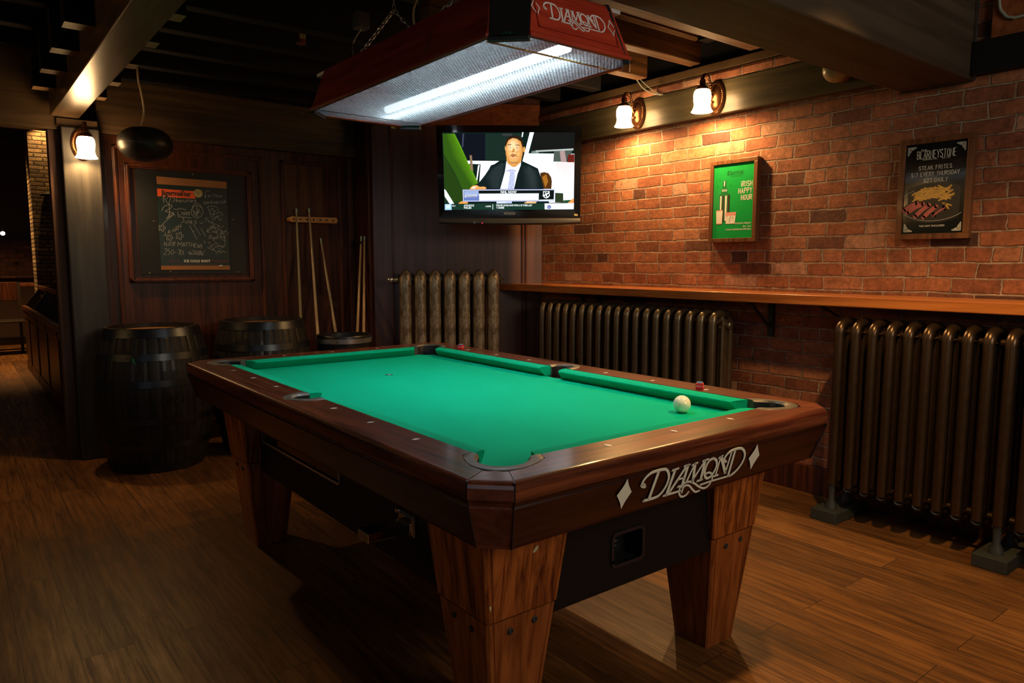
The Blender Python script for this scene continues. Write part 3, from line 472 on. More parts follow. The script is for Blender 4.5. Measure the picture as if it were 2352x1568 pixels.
# brick ledge course above the wall board and the strip over it
bm = NB()
rings(bm, [[(x, y, z) for x, z in ((XB, 2.295), (2.605, 2.295), (2.592, 2.305), (2.590, 2.335), (2.600, 2.352), (XB, 2.357))] for y in (.36, 2.98)])
trim(bm, M['brick'])
bm = NB(); bx(bm, 2.60, XB, .36, 3.0, 2.357, 2.405); trim(bm, M['beam'], bevel=.003)
bm = NB(); bx(bm, 2.635, XB, .36, 3.0, 2.405, ZC-.001); trim(bm, M['black_joist'])  # black board added to darken the brick between the joist ends
# door jamb beside the post
bm = NB(); bx(bm, -.475, -.412, 3.93, 4.02, 0, 2.045); trim(bm, M['far_wall'], bevel=.004)

# ------------------------------------------------------------------ beams and joists
bm = NB(); bx(bm, -.462, -.312, -3.5, 3.86, 2.115, 2.40)
tag(obj('ceiling_beam', bm, M['beam'], bevel=.006), 'long brown ceiling beam running to the post with the lit wall lamp', 'beam')
bm = NB(); bx(bm, -3.0, XB-.005, .035, .345, 2.05, ZC-.002)
tag(obj('ceiling_beam', bm, M['bigbeam'], bevel=.012, bseg=3), 'thick dark ceiling beam crossing in front of the brick wall', 'beam')
bm = NB(); bx(bm, -.412, -.208, 3.86, 4.0, 0, 2.062)
po = tag(obj('wooden_post', bm, M['post'], bevel=.008, bseg=2), 'square dark painted wooden post with lit wall lamp near its top', 'post')
# joists: spacing 0.4 m
jy = [.63+.4*k for k in range(9)]
ORD = ['first', 'second', 'third', 'fourth', 'fifth', 'sixth', 'seventh', 'eighth', 'ninth']
for i, y in enumerate(jy):
    if i > 0 and y < 3.9:
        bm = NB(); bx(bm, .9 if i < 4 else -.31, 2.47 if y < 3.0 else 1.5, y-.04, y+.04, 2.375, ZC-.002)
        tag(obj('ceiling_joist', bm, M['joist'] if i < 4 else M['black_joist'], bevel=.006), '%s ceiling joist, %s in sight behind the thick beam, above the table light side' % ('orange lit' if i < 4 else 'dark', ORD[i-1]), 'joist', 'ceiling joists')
    if i < 8:
        bm = NB(); bx(bm, -3.2, -.463, y-.04, y+.04, 2.385, ZC-.002)
        tag(obj('ceiling_joist', bm, M['black_joist'], bevel=.006), 'black ceiling joist left of the brown beam, %s behind the thick beam' % ORD[i], 'joist', 'black ceiling joists left of the brown beam')
# stub blocks either side of the brown beam
blk = None
names = ['nearest and largest', 'second', 'third', 'fourth', 'farthest']
for i in range(5):
    y = 1.745+.445*i
    for side in (0, 1):
        if blk is None:
            bm = NB(); bx(bm, -.054, .054, -.048, .048, 0, .18)
            for f_ in bm.faces: f_.material_index = 1 if f_.calc_center_median().z < .01 else 0  # underside face tan, other faces black
            blk = obj('joist_block', bm, [M['black_joist'], M['block_underside']]); o = blk
        else:
            o = blk.copy(); COL.objects.link(o)
        o.location = (-.517 if side == 0 else -.257, y + (.08 if side else 0), 2.20)
        pos = ORD[4-i] + ' from the post' if i < 4 else 'closest to the post'
        tag(o, 'short wooden block on the %s side of the brown beam, %s' % ('left' if side == 0 else 'right', pos), 'block', 'blocks along the brown beam')
# old panelling lying over the joists by the brick wall
p = thing('ceiling_panel', 'orange lit panelled wooden board with moulding between two ceiling joists', 'panel', (2.0, 1.23, 2.5))
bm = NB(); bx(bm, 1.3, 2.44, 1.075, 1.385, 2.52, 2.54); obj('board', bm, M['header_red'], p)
bm = NB()
for k, zz in enumerate((2.485, 2.497, 2.509)): bx(bm, 1.3, 2.40-.02*k, 1.33-.014*k, 1.385, zz, zz+.012)
obj('moulding', bm, M['joist'], p, bevel=.003)
bm = NB(); bx(bm, 2.36, 2.44, 1.075, 1.33, 2.47, 2.52); obj('end_strip', bm, M['black_joist'], p)
# wall board above the brick
bm = NB(); bx(bm, 2.592, XB, .36, 2.97, 2.105, 2.293)
tag(obj('wall_board', bm, M['board'], bevel=.004), 'long horizontal wooden board over the brick carrying two lit lamps', 'board')
bm = NB(); bx(bm, 2.592, XB, -3.0, .033, 2.065, 2.205)
tag(obj('wall_board', bm, M['black_joist'], bevel=.004), 'black painted board over the brick right of the thick beam', 'board')
t = thing('wall_panel', 'orange wooden panel with a pale curved edge at the top right corner', 'panel', (2.62, -.25, 2.25))
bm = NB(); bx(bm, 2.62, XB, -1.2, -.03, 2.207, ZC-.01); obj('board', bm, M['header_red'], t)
bm = NB(); tube(bm, smooth([(2.61, -.045, 2.6), (2.61, -.055, 2.36), (2.61, -.075, 2.30), (2.61, -.11, 2.275), (2.61, -.2, 2.275), (2.61, -.9, 2.30)], 6), .006, 8)
obj('pale_edge', bm, M['cable'], t, shade=True)
# cable down the corner of the thick beam
bm = NB(); tube(bm, smooth([(2.60, .015, 2.6), (2.605, .022, 2.3), (2.61, .025, 2.16), (2.61, .022, 2.07), (2.612, .05, 2.04), (2.612, .34, 2.043)], 6), .004, 6)
tag(obj('cable', bm, M['black']), 'thin black cable running down the end of the thick beam', 'cable')
bm = NB(); tube(bm, smooth([(2.45, 1.86, 2.375), (2.50, 1.85, 2.33), (2.57, 1.84, 2.31), (2.587, 1.78, 2.29)], 6), .004, 6); tube(bm, smooth([(2.46, 1.84, 2.375), (2.52, 1.83, 2.34), (2.58, 1.82, 2.315), (2.587, 1.765, 2.288)], 6), .003, 6)
tag(obj('cable', bm, M['cable']), 'pale twin cable drooping from a joist between the two lit lamps', 'cable')
# unlit globe on the board behind the thick beam
t = thing('globe_lamp', 'round unlit globe lamp half hidden behind the thick beam', 'lamp', (2.59, .60, 2.19), -PI/2)
bm = NB(); bmesh.ops.create_uvsphere(bm, u_segments=24, v_segments=14, radius=.062)
for v in bm.verts: v.co.y -= .085
obj('globe', bm, M['globe_off'], t, local=True, shade=True)
bm = NB(); lathe(bm, [(0, 0), (.05, 0), (.05, .012), (.03, .03), (0, .03)], seg=20, M=Matrix.Rotation(PI/2, 4, 'X')); obj('backplate', bm, M['bronze'], t, local=True, shade=True)

# ------------------------------------------------------------------ shelf
s = thing('bar_shelf', 'long varnished orange wooden bar shelf along the brick wall', 'shelf', (2.5, 1.0, 1.04))
bm = NB(); e = P0 + DV*.36; prism(bm, [(2.355, -1.6), (XB-.001, -1.6), (XB-.001, 2.995), (2.40, 3.145), (2.355, 3.17)], 1.037, 1.088)
obj('board', bm, M['shelf'], s, bevel=.006, bseg=3, ang=.5)
for y in (.98, -.55, 2.35):
    bm = NB(); bx(bm, 2.62, 2.648, y-.014, y+.014, .835, 1.036); bx(bm, 2.38, 2.648, y-.014, y+.014, 1.028, 1.036)
    tube(bm, [(2.43, y, 1.03), (2.60, y, .90), (2.63, y, .88)], .009, 8)
    for z in (.86, .97): lathe(bm, [(0,0),(.005,0),(.004,.003),(0,.004)], c=(2.62, y, z), seg=8, M=Matrix.Rotation(-PI/2, 4, 'Y'))
    obj('bracket', bm, M['iron'], s)
bm = NB(); tube(bm, [(2.50, .62, 1.03), (2.60, .60, .985), (2.645, .60, .97)], .006, 6); obj('brace_rod', bm, M['iron'], s)

# ------------------------------------------------------------------ radiators
def rad_section(mat, zt, vd=.20, r=.0225, z0=.15, name='section'):
    """one column section: u along the radiator, v towards the wall"""
    bm = NB(); v0 = r; v1 = vd-r; rc = .05; zt_ = zt-r
    path = [(0, v0, z0+r)]
    path += [(0, v0, zt_-rc)]
    path += [(0, v0+rc-rc*math.cos(a), zt_-rc+rc*math.sin(a)) for a in [PI/2*k/5 for k in range(1, 6)]]
    path += [(0, v1-rc+rc*math.sin(a), zt_-rc+rc*math.cos(a)) for a in [PI/2*k/5 for k in range(0, 6)]]
    path += [(0, v1, z0+r), (0, v1-.03, z0), (0, v0+.03, z0), (0, v0, z0+r)]
    tube(bm, path, r, 12, up=(1,0,0))
    tube(bm, [(0, vd/2, z0), (0, vd/2, zt_)], r*.9, 10)
    for z in (zt_-.045, z0+.03): tube(bm, [(-.04, vd/2, z), (.04, vd/2, z)], .016, 10)
    for z in (zt_-.045, z0+.03): tube(bm, [(0, v0, z), (0, v1, z)], .016, 8)
    return bm
def radiator(label, y_first, n, sp, foot_at, valve, rm='rad_bronze'):
    """stands along the brick wall, front face at x=2.31"""
    t = thing('radiator', label, 'radiator', (2.315, y_first, 0))
    t.rotation_euler = (0, 0, -PI/2)          # local x runs to -y, local y runs to +x
    first = None
    for k in range(n):
        if first is None:
            o = obj('section', rad_section(M[rm], .985), M[rm], t, local=True, shade=True); first = o
        else:
            o = first.copy(); COL.objects.link(o); o.parent = t
        o.location = (k*sp, 0, 0)
    for k in foot_at:
        u = k*sp
        for v in (.022, .178):
            bm = NB(); lathe(bm, [(0, .055), (.030, .055), (.026, .075), (.014, .10), (.017, .16), (.016, .2)], c=(u, v, 0), seg=14)
            obj('foot', bm, M['iron'], t, local=True, shade=True)
        bm = NB(); bx(bm, u-.065, u+.065, -.05, .25, 0, .055); obj('foot_block', bm, M['foot'], t, local=True, bevel=.004)
    if valve:
        u = (n-1)*sp
        bm = NB()
        for z in (.90, .18):
            M_ = Matrix.Rotation(PI/2, 4, 'Y')
            lathe(bm, [(0,0),(.034,0),(.036,.012),(.026,.016),(.024,.045),(.016,.05),(0,.05)], c=(u+.02, .10, z), seg=8, M=M_)
        for z in (.92,):
            for q in (-.045, .045): lathe(bm, [(0,0),(.011,0),(.009,.01),(0,.012)], c=(u+.02, .10+q, z-.03), seg=6, M=Matrix.Rotation(PI/2, 4, 'Y'))
        obj_each('end_plug', bm, M['rad_bronze'], t, local=True)
        bm = NB(); tube(bm, [(u+.028, .10, .17), (u+.028, .10, .90)], .034, 14, ry=.012, up=(0,1,0)); obj('end_cover', bm, M['rad_bronze'], t, local=True, shade=True)
    return t
radiator('bronze column radiator under the shelf, behind the middle of the pool table', 2.617, 19, .0812, (1, 17), True)
radiator('dark bronze column radiator at the right edge, standing on two foot blocks', .428, 14, .0788, (0, 9), False, 'rad_dark')
# the wide-column radiator on the corner wall
t = thing('radiator', 'worn gold radiator of seven fat columns under the television', 'radiator', dg(.72, .17, 0))
t.rotation_euler = (0, 0, math.atan2(-DV.y, -DV.x))
sec = None; W3 = .1085
for k in range(7):
    if sec is None:
        bm = NB(); rs = []
        for z, a, b_ in ((.09, .020, .05), (.11, .042, .075), (.16, .048, .085), (1.03, .048, .085), (1.09, .050, .088), (1.135, .049, .085), (1.16, .043, .075), (1.178, .030, .055), (1.192, .016, .03), (1.198, .004, .008)):
            ring = []
            for q in range(28):
                an = 2*PI*q/28; lob = 1 + .07*math.cos(4*an+PI)
                ring.append((a*lob*math.cos(an), b_*lob*math.sin(an), z))
            rs.append(ring)
        rings(bm, rs)
        for z in (1.125, .16): tube(bm, [(-.055, 0, z), (.055, 0, z)], .034, 14, mi=1)
        for q in range(14):       # cast scroll ridges on the column front
            a = q*.9; zz = .25+.058*q
            tube(bm, smooth([(-.022*math.cos(a)-.01, -.082, zz), (.0, -.0885, zz+.018), (.024*math.cos(a*.7), -.082, zz+.04)], 4), .0018, 6)
        sec = obj('section', bm, [M['rad_gold'], M['iron']], t, local=True, shade=True); o = sec
    else:
        o = sec.copy(); COL.objects.link(o); o.parent = t
    o.location = ((k-3)*W3, 0, 0)
bm = NB(); tube(bm, [(-3.5*W3-.045, 0, 1.12), (-3.5*W3, 0, 1.12)], [.012, .028], 12); bmesh.ops.create_uvsphere(bm, u_segments=14, v_segments=8, radius=.028, matrix=Matrix.Translation((-3.5*W3-.055, 0, 1.12)))
obj('end_plug', bm, M['steel'], t, local=True, shade=True)
bm = NB(); tube(bm, [(3.5*W3-.01, 0, 1.12), (3.5*W3+.03, -.01, 1.12)], .006, 8); obj('bleed_valve', bm, M['brass'], t, local=True)
for u in (-3, 3):
    bm = NB(); bx(bm, u*W3-.03, u*W3+.03, -.06, .06, 0, .10); obj('foot', bm, M['iron'], t, local=True, bevel=.01)

# ------------------------------------------------------------------ wall lamps
def sconce(label, loc, rz, power):
    t = thing('wall_lamp', label, 'lamp', loc, rz, 'opal glass wall lamps')
    RX = Matrix.Rotation(PI/2, 4, 'X')
    bm = NB(); lathe(bm, [(0, 0), (.098, 0), (.098, .008), (.088, .014), (.072, .012), (.066, .020), (.035, .030), (.012, .036), (0, .036)], seg=36, sx=.64, M=RX)
    bp = obj('backplate', bm, M['bronze'], t, local=True, shade=True)
    bm = NB()
    for k in range(44):
        a = 2*PI*k/44; c = Vector((.081*.66*math.cos(a), -.014, .081*math.sin(a))); d = Vector((-math.sin(a)*.66, -.25, math.cos(a))).normalized()*.0062
        tube(bm, [c-d, c, c+d], [.002, .0048, .002], 6)
    obj('rope_rim', bm, M['bronze'], bp, local=True, shade=True)
    bm = NB()
    pth = smooth([(0, -.03, -.005), (0, -.052, .018), (0, -.062, .070), (0, -.083, .108), (0, -.115, .112), (0, -.133, .088), (0, -.130, .06)], 7)
    tube(bm, pth, [.0075+.004*(i/len(pth)) for i in range(len(pth))], 10)
    ar = obj('arm', bm, M['bronze'], t, local=True, shade=True)
    bm = NB()
    for i in range(8, 30, 2):
        p_ = pth[i]; bmesh.ops.create_uvsphere(bm, u_segments=8, v_segments=6, radius=.0065, matrix=Matrix.Translation(p_ + Vector((.006, -.004, 0))))
    obj('rope_twist', bm, M['bronze'], ar, local=True, shade=True)
    bm = NB(); lathe(bm, [(0, .085), (.014, .085), (.018, .07), (.016, .052), (.026, .046), (.034, .036), (.036, .026), (0, .026)], c=(0, -.130, 0), seg=24); obj('cup', bm, M['bronze'], t, local=True, shade=True)
    bm = NB()
    for q in ((0, -.045, -.03), (.0, -.036, .03)): bmesh.ops.create_uvsphere(bm, u_segments=12, v_segments=8, radius=.009, matrix=Matrix.Translation(q))
    obj_each('knob', bm, M['bronze'], t, local=True, shade=True)
    bm = NB(); prof = [(.026, .030), (.038, .027), (.046, .014), (.0495, -.006), (.048, -.028), (.0455, -.050), (.0465, -.068), (.053, -.084), (.0605, -.094)]
    lathe(bm, prof, c=(0, -.130, 0), seg=36)
    sh = obj('glass_shade', bm, M['glass_shade'], t, local=True, shade=True)
    sh.modifiers.new('s', 'SOLIDIFY').thickness = .002
    d = bpy.data.lights.new('bulb', 'POINT'); d.energy = power; d.color = WARM; d.shadow_soft_size = .018
    o = bpy.data.objects.new('bulb', d); COL.objects.link(o); o.parent = t; o.location = (0, -.130, -.07)
    return t
sconce('lit bell shaped glass wall lamp on the board, left one nearer the television', (2.591, 1.972, 2.205), -PI/2, 42)
sconce('lit bell shaped glass wall lamp on the board, right one nearer the thick beam', (2.591, 1.366, 2.199), -PI/2, 42)
sconce('lit bell shaped glass wall lamp mounted on the dark wooden post', (-.303, 3.859, 1.962), 0, 20)

# ------------------------------------------------------------------ pool table
W, L, ZR, ZB = .99, 1.98, .80, .757
T = thing('pool_table', 'large mahogany pool table with bright green cloth in the middle of the room', 'pool table', (W/2, L/2, 0))
def mx(p, fx, fy): return ((W-p[0]) if fx else p[0], (L-p[1]) if fy else p[1])
# bed with pocket cut-outs
def arc(cx, cy, r, a0, a1, n=10): return [(cx+r*math.cos(a0+(a1-a0)*k/n), cy+r*math.sin(a0+(a1-a0)*k/n)) for k in range(n+1)]
q = -.03; c0 = -.036; rc = .058
a_s = math.acos((q-c0)/rc)
corner = arc(c0, c0, rc, a_s, PI/2-a_s, 10)        # from (q, ..) to (.., q)
sa = math.acos((q+.078)/.055)
side = arc(-.078, L/2, .055, -sa, sa, 10)
bed = []
bed += corner                                        # near-left
bed += [mx(p, 1, 0) for p in corner[::-1]]
bed += [mx(p, 1, 0) for p in side]
bed += [mx(p, 1, 1) for p in corner]
bed += [mx(p, 0, 1) for p in corner[::-1]]
bed += side[::-1]
bm = NB(); prism(bm, bed, ZB-.03, ZB); obj('cloth_bed', bm, M['cloth'], T)
bm = NB(); lathe(bm, [(.0075, ZB+.0006), (.0075, ZB+.001), (0, ZB+.001)], c=(W/2, L*.75, 0), seg=16)
lathe(bm, [(.017, ZB+.0003), (.014, ZB+.0006), (.008, ZB+.0006)], c=(W/2, L*.75, 0), seg=20, mi=1)
obj('foot_spot', bm, [M['sight'], M['ink']], T)
# cushions
def cushion(a, b, inw, ca, cb):
    """a,b: nose end points; inw: unit vector to the playfield; ca,cb: how far the back end is pulled past the nose end"""
    a = Vector(a); b = Vector(b); d = (b-a).normalized(); inw = Vector(inw)
    prof = [(-.0535, .7985), (-.030, .799), (-.008, .7965), (-.001, .793), (0, .789), (-.004, .784), (-.028, ZB), (-.0535, ZB)]
    bm = NB(); rs = []
    n = 12
    for k in range(n+1):
        s_ = k/n; ring = []
        for o_, z in prof:
            f = min(1, -o_/.0535); cf = f**.75
            pa = a + d*(-ca*cf); pb = b + d*(cb*cf)
            p = pa.lerp(pb, s_) + inw*o_
            ring.append((p.x, p.y, z))
        rs.append(ring)
    rings(bm, rs); obj('cushion', bm, M['cloth'], T, shade=True)
nc, ns = .081, .062
for fx in (0, 1):
    x = W if fx else 0; inw = (-1, 0) if fx else (1, 0)
    cushion((x, nc), (x, L/2-ns), inw, .030, .014); cushion((x, L/2+ns), (x, L-nc), inw, .014, .030)
for fy in (0, 1):
    y = L if fy else 0; inw = (0, -1) if fy else (0, 1)
    cushion((nc, y), (W-nc, y), inw, .030, .030)
# rail tops with rounded outer edge
OUT = .190
def ins(p, d):
    x, y = p; nx, ny = x, y
    sy = 1 if y < 0 else -1 if y > L else 0; sx = 1 if x < 0 else -1 if x > W else 0
    if x < -OUT+.001: nx = x+d; ny = y + .56*d*sy
    if x > W+OUT-.001: nx = x-d; ny = y + .56*d*sy
    if y < -OUT+.001: ny = y+d; nx = x + .56*d*sx
    if y > L+OUT-.001: ny = y-d; nx = x + .56*d*sx
    return nx, ny
def slab(poly, name, m, sh=ins):
    bm = NB(); rs = []
    for z, d in ((.752, .006), (.760, .0), (.784, .0), (.792, .0018), (.797, .006), (.7993, .011), (ZR, .017)):
        rs.append([(*sh(p, d), z) for p in poly])
    rings(bm, rs); return obj(name, bm, m, T)
LO = [(-.053, .067), (-.085, .052), (-.107, .012), (-.121, -.035), (-.1195, -.079)]   # corner liner outer, from long side to the cap seam
LOs = [(b, a) for a, b in LO]
capo = (-OUT, -.1185); capi = LO[-1]
g = .0012
SO = [(-.053, .902), (-.078, .902), (-.110, .914), (-.140, .938), (-.156, .965), (-.160, .9895)]
def longrail(fx, fy):
    poly = [(-.053, .067)] + SO + [(-OUT, .9885), (capo[0], capo[1]+g)] + [(capi[0], capi[1]+g)] + LO[3:0:-1]
    return [mx(p, fx, fy) for p in poly]
for fx in (0, 1):
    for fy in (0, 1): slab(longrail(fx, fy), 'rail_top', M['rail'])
for fy in (0, 1):
    poly = [(.067, -.053)] + LOs[1:4] + [(LOs[4][0]+g, LOs[4][1]), (capo[1]+g, -OUT)]
    poly = poly + [(W-a, b) for a, b in poly[::-1]]
    slab([mx(p, 0, fy) for p in poly], 'rail_top', M['rail_x'])
def capshift(fx, fy):
    k = .7071
    def f(p, d):
        x, y = mx(p, fx, fy)
        if x+y < -.29:
            a_, b_ = (.906, .508) if x < y else (.508, .906)
            x += d*a_; y += d*b_
        return mx((x, y), fx, fy)
    return f
for fx in (0, 1):
    for fy in (0, 1):
        poly = [(-.1195, -.079-g*.6), (-.114, -.090), (-.099, -.0995), (-.090, -.114), (-.079-g*.6, -.1195), (-.1185-g, -OUT+.0012), (-OUT+.0012, -.1185-g)]
        slab([mx(p, fx, fy) for p in poly], 'corner_cap', M['corner_wood'], capshift(fx, fy))
# dark seams
bm = NB()
for fx in (0, 1):
    for fy in (0, 1):
        for a, b in (((-.1195, -.0785), (-.1895, -.118)), ((-.0785, -.1195), (-.118, -.1895))):
            a = mx(a, fx, fy); b = mx(b, fx, fy); d = (Vector(b)-Vector(a)).normalized(); nn = Vector((-d.y, d.x))*.0016
            prism(bm, [(a[0]+nn.x, a[1]+nn.y), (b[0]+nn.x, b[1]+nn.y), (b[0]-nn.x, b[1]-nn.y), (a[0]-nn.x, a[1]-nn.y)], .76, .7985)
obj_each('corner_seam', bm, M['black'], T)
# aprons
def apron_pts(x0, x1, side):   # near end apron along x, sloping inward
    o = [(.752, -OUT+.004), (.745, -OUT+.008), (.740, -OUT+.006), (.645, -OUT+.040), (.640, -OUT+.040), (.640, -OUT+.065), (.752, -OUT+.05)]
    return o
def apron(along, fx, fy):
    prof = apron_pts(0, 0, 0); bm = NB(); rs = []
    ends = ((-.1175, 0), (-.1175, 1))
    for e in (0, 1):
        ring = []
        for z, off in prof:
            k = (.752-z)*.20
            lo = -.1175 + k
            if along == 'x': p = (lo if e == 0 else W-lo, off); p = mx(p, 0, fy)
            else: p = (off, lo if e == 0 else L-lo); p = mx(p, fx, 0)
            ring.append((p[0], p[1], z))
        rs.append(ring)
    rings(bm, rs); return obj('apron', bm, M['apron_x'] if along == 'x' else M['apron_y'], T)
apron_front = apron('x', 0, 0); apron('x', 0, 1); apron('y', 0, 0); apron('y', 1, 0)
for fx in (0, 1):
    for fy in (0, 1):
        rs = []
        for z, off in ((.752, .004), (.745, .008), (.740, .006), (.645, .040), (.640, .040)):
            k = (.752-z)*.20; lo = -.1195 + k; o_ = -OUT+off
            ring = [(lo, o_), (o_, lo), (o_+.04, lo+.02), (lo+.02, o_+.04)]
            rs.append([(*mx(p, fx, fy), z) for p in ring])
        bm = NB(); rings(bm, rs); obj('corner_block', bm, M['corner_wood'], T)
bm = NB()
for fx in (0, 1):
    for fy in (0, 1):
        for sw in (0, 1):
            a = []
            for z in (.752, .640):
                k = (.752-z)*.20; off = -OUT + .004 + (.752-z)*.32
                p = (-.1185+k, off-.0008); p = p if not sw else (p[1], p[0]); p = mx(p, fx, fy); a.append((p[0], p[1], z))
            tube(bm, a, .0022, 6)
obj_each('apron_seam', bm, M['black'], T)
# pockets
def pocket(poly_out, poly_in, cx, cy, r, fx, fy):
    bm = NB()
    lathe(bm, [(r+.004, .752), (r+.002, .70), (r-.008, .655), (0, .65)], c=(*mx((cx, cy), fx, fy), 0), seg=24)
    pk = obj('pocket', bm, M['pocket'], T, shade=True)
    n = 22
    def res(pts):
        P = smooth([(x, y, 0) for x, y in pts], 8); d = [0]
        for a, b in zip(P, P[1:]): d.append(d[-1]+(b-a).length)
        out = []
        for k in range(n+1):
            t_ = d[-1]*k/n; i = max(j for j in range(len(d)) if d[j] <= t_+1e-9); i = min(i, len(P)-2)
            f = (t_-d[i])/max(1e-9, d[i+1]-d[i]); out.append(P[i].lerp(P[i+1], f))
        return out
    A = res(poly_out); B = res(poly_in); rs = []
    for i in range(n+1):
        a = Vector(mx(A[i], fx, fy)); b_ = Vector(mx(B[i], fx, fy))
        ring = [(*a.lerp(b_, .05), .790), (*a.lerp(b_, .05), .7995), (*a.lerp(b_, .10), .8012), (*a.lerp(b_, .5), .8020), (*a.lerp(b_, .82), .8014), (*b_, .795), (*b_, .740), (*a.lerp(b_, .4), .740)]
        rs.append(ring)
    bm = NB(); rings(bm, rs)
    for f_ in bm.faces:
        zz = [v.co.z for v in f_.verts]
        if min(zz) < .745 and max(zz) < .797: f_.material_index = 1
    obj('pocket_liner', bm, [M['leather'], M['pocket']], pk, shade=True)
lo = LO[:-1] + [(-.115, -.075), (-.1, -.1), (-.075, -.115)] + [(b, a) for a, b in LO[:-1]][::-1]
li = [(-.0535, .028), (-.074, .006), (-.088, -.022), (-.085, -.052), (-.071, -.071), (-.052, -.085), (-.022, -.088), (.006, -.074), (.028, -.0535)]
for fx in (0, 1):
    for fy in (0, 1): pocket(lo, li, c0, c0, rc, fx, fy)
so = SO + [(a, L-b) for a, b in SO[-2::-1]]
si = [(-.0535, .950), (-.085, .945), (-.110, .957), (-.122, .975), (-.125, .99), (-.122, 1.005), (-.110, 1.023), (-.085, 1.035), (-.0535, 1.030)]
for fx in (0, 1): pocket(so, si, -.078, L/2, .052, fx, 0)
# sights
dm = None
def sight(x, y, lx, ly):
    lx *= 1.15; ly *= 1.15; bm = NB(); polyf(bm, [(x-lx, y), (x, y-ly), (x+lx, y), (x, y+ly)], lambda a, b, h: (a, b, ZR+.0012)); obj('sight', bm, M['sight'], T)
for k in (1, 2, 3):
    for y in (-.094, L+.094): sight(W*k/4, y, .0065, .0125)
for k in (1, 2, 3, 5, 6, 7):
    for x in (-.094, W+.094): sight(x, L*k/8, .0125, .0065)
bm = NB(); polyf(bm, [(.500, -.118), (.512, -.122), (.520, -.118), (.531, -.116), (.528, -.128), (.516, -.133), (.505, -.130), (.497, -.126)], lambda a, b, h: (a, b, ZR+.0005)); obj('worn_spot', bm, M['leather_edge'], T)
# maker's name on the near end apron
APN = Vector((0, -.947, -.32)).normalized(); APS = Vector((0, .32, -.947)).normalized(); AP0 = Vector((W/2, -.1857, .7425))
def apf(a, b, h): p = AP0 + Vector((a, 0, 0)) + APS*(-b-.040) + APN*(.0012+h); return p
bm = NB()
for pts, wd in LOGO: ribbon(bm, smooth([(a, b, 0) for a, b in pts], 5) if len(pts) > 4 else pts, wd, apf, th=.0012)
for d in LOGO_D:
    P = [Vector((a, b)) for a, b in d]
    bm2 = [bm.verts.new(apf(p.x, p.y, .0012)) for p in P]; c_ = P[0].copy()
    cen = Vector((sum(p.x for p in P)/len(P), sum(p.y for p in P)/len(P))); cv = bm.verts.new(apf(cen.x, cen.y, .0012))
    for i in range(len(P)): face(bm, (bm2[i], bm2[(i+1) % len(P)], cv))
obj('name_lettering', bm, M['ivory'], apron_front)
# legs
def leg(cx, cy, sx, sy):
    def hw(z): return .068 + .105*z
    def sect(z, grow=0, mi=0):
        h = hw(z)+grow; c = .006; g_ = .014; dpt = .003
        pts = []
        for k in range(4):
            a = PI/2*k
            base = [(h-c, -h), (h, -h+c), (h, -h+g_), (h-dpt, -h+g_+.002), (h-dpt, -h+g_+.004), (h, -h+g_+.006),
                    (h, h-g_-.006), (h-dpt, h-g_-.004), (h-dpt, h-g_-.002), (h, h-g_)]
            for x, y in base: pts.append((cx + x*math.cos(a)-y*math.sin(a), cy + x*math.sin(a)+y*math.cos(a), z))
        return pts
    bm = NB(); rings(bm, [sect(.392, .0025), sect(.64, .0025)]); lg = obj('leg', bm, M['oak'], T)
    bm = NB(); rings(bm, [sect(0), sect(.386)]); obj('lower_leg', bm, M['oak_low'], lg)
    bm = NB()
    for fx_, fy_ in ((0, -1), (-1, 0), (0, 1), (1, 0)):
        for q in (-.038, .038):
            h = hw(.355)
            c_ = (cx + (q if fx_ == 0 else fx_*h), cy + (q if fy_ == 0 else fy_*h), .352 + (.006 if q > 0 else 0))
            R = Matrix.Rotation(PI/2, 4, 'X') if fx_ == 0 and fy_ < 0 else Matrix.Rotation(-PI/2, 4, 'X') if fx_ == 0 else Matrix.Rotation(fx_*PI/2, 4, 'Y')
            lathe(bm, [(.0085, -.002), (.0085, .003), (.006, .0042), (.004, .002), (0, .002)], c=c_, seg=14, M=R)
    obj_each('bolt', bm, M['iron'], lg)
    return lg
legs = [leg(.062+sx*(W-.124), .115+sy*(L-.23), sx, sy) for sx in (0, 1) for sy in (0, 1)]
bm = NB()
polyf(bm, [(0, 0), (.006, .0035), (.010, .009), (.009, .014), (.004, .0155), (-.001, .010), (-.006, .004), (-.0065, -.001)], lambda a, b, h: (.082+a, .115-.068-.105*.52-.0038, .545+b))
for v in bm.verts: v.co.y -= (v.co.z-.52)*.105
polyf(bm, [(0, 0), (.004, .006), (.003, .024), (-.003, .026), (-.004, .01)], lambda a, b, h: (-.044+a*.7, .115-.068-.105*.43-.0035, .425+b))
obj_each('chipped_filler', bm, M['paint_chip'], legs[0])
# cabinet between the legs
bm = NB()
hx0, hx1, hz0, hz1 = .385, .510, .412, .505
x0, x1, y0, y1, z0, z1 = .012, .978, .020, 1.96, .350, .66
bx(bm, x0, hx0, y0, y0+.02, z0, z1); bx(bm, hx1, x1, y0, y0+.02, z0, z1); bx(bm, hx0, hx1, y0, y0+.02, z0, hz0); bx(bm, hx0, hx1, y0, y0+.02, hz1, z1)
bx(bm, x0, x1, y1-.02, y1, z0, z1); bx(bm, x1-.02, x1, y0+.02, y1-.02, z0, z1)
sy0, sy1, sz0, sz1 = .95, 1.72, .488, .532
bx(bm, x0, x0+.02, y0+.02, sy0, z0, z1); bx(bm, x0, x0+.02, sy1, y1-.02, z0, z1); bx(bm, x0, x0+.02, sy0, sy1, z0, sz0); bx(bm, x0, x0+.02, sy0, sy1, sz1, z1)
bx(bm, x0+.02, x1-.02, y0+.02, y1-.02, z0, z0+.02)
obj('cabinet', bm, M['black_lam'], T)
bm = NB()
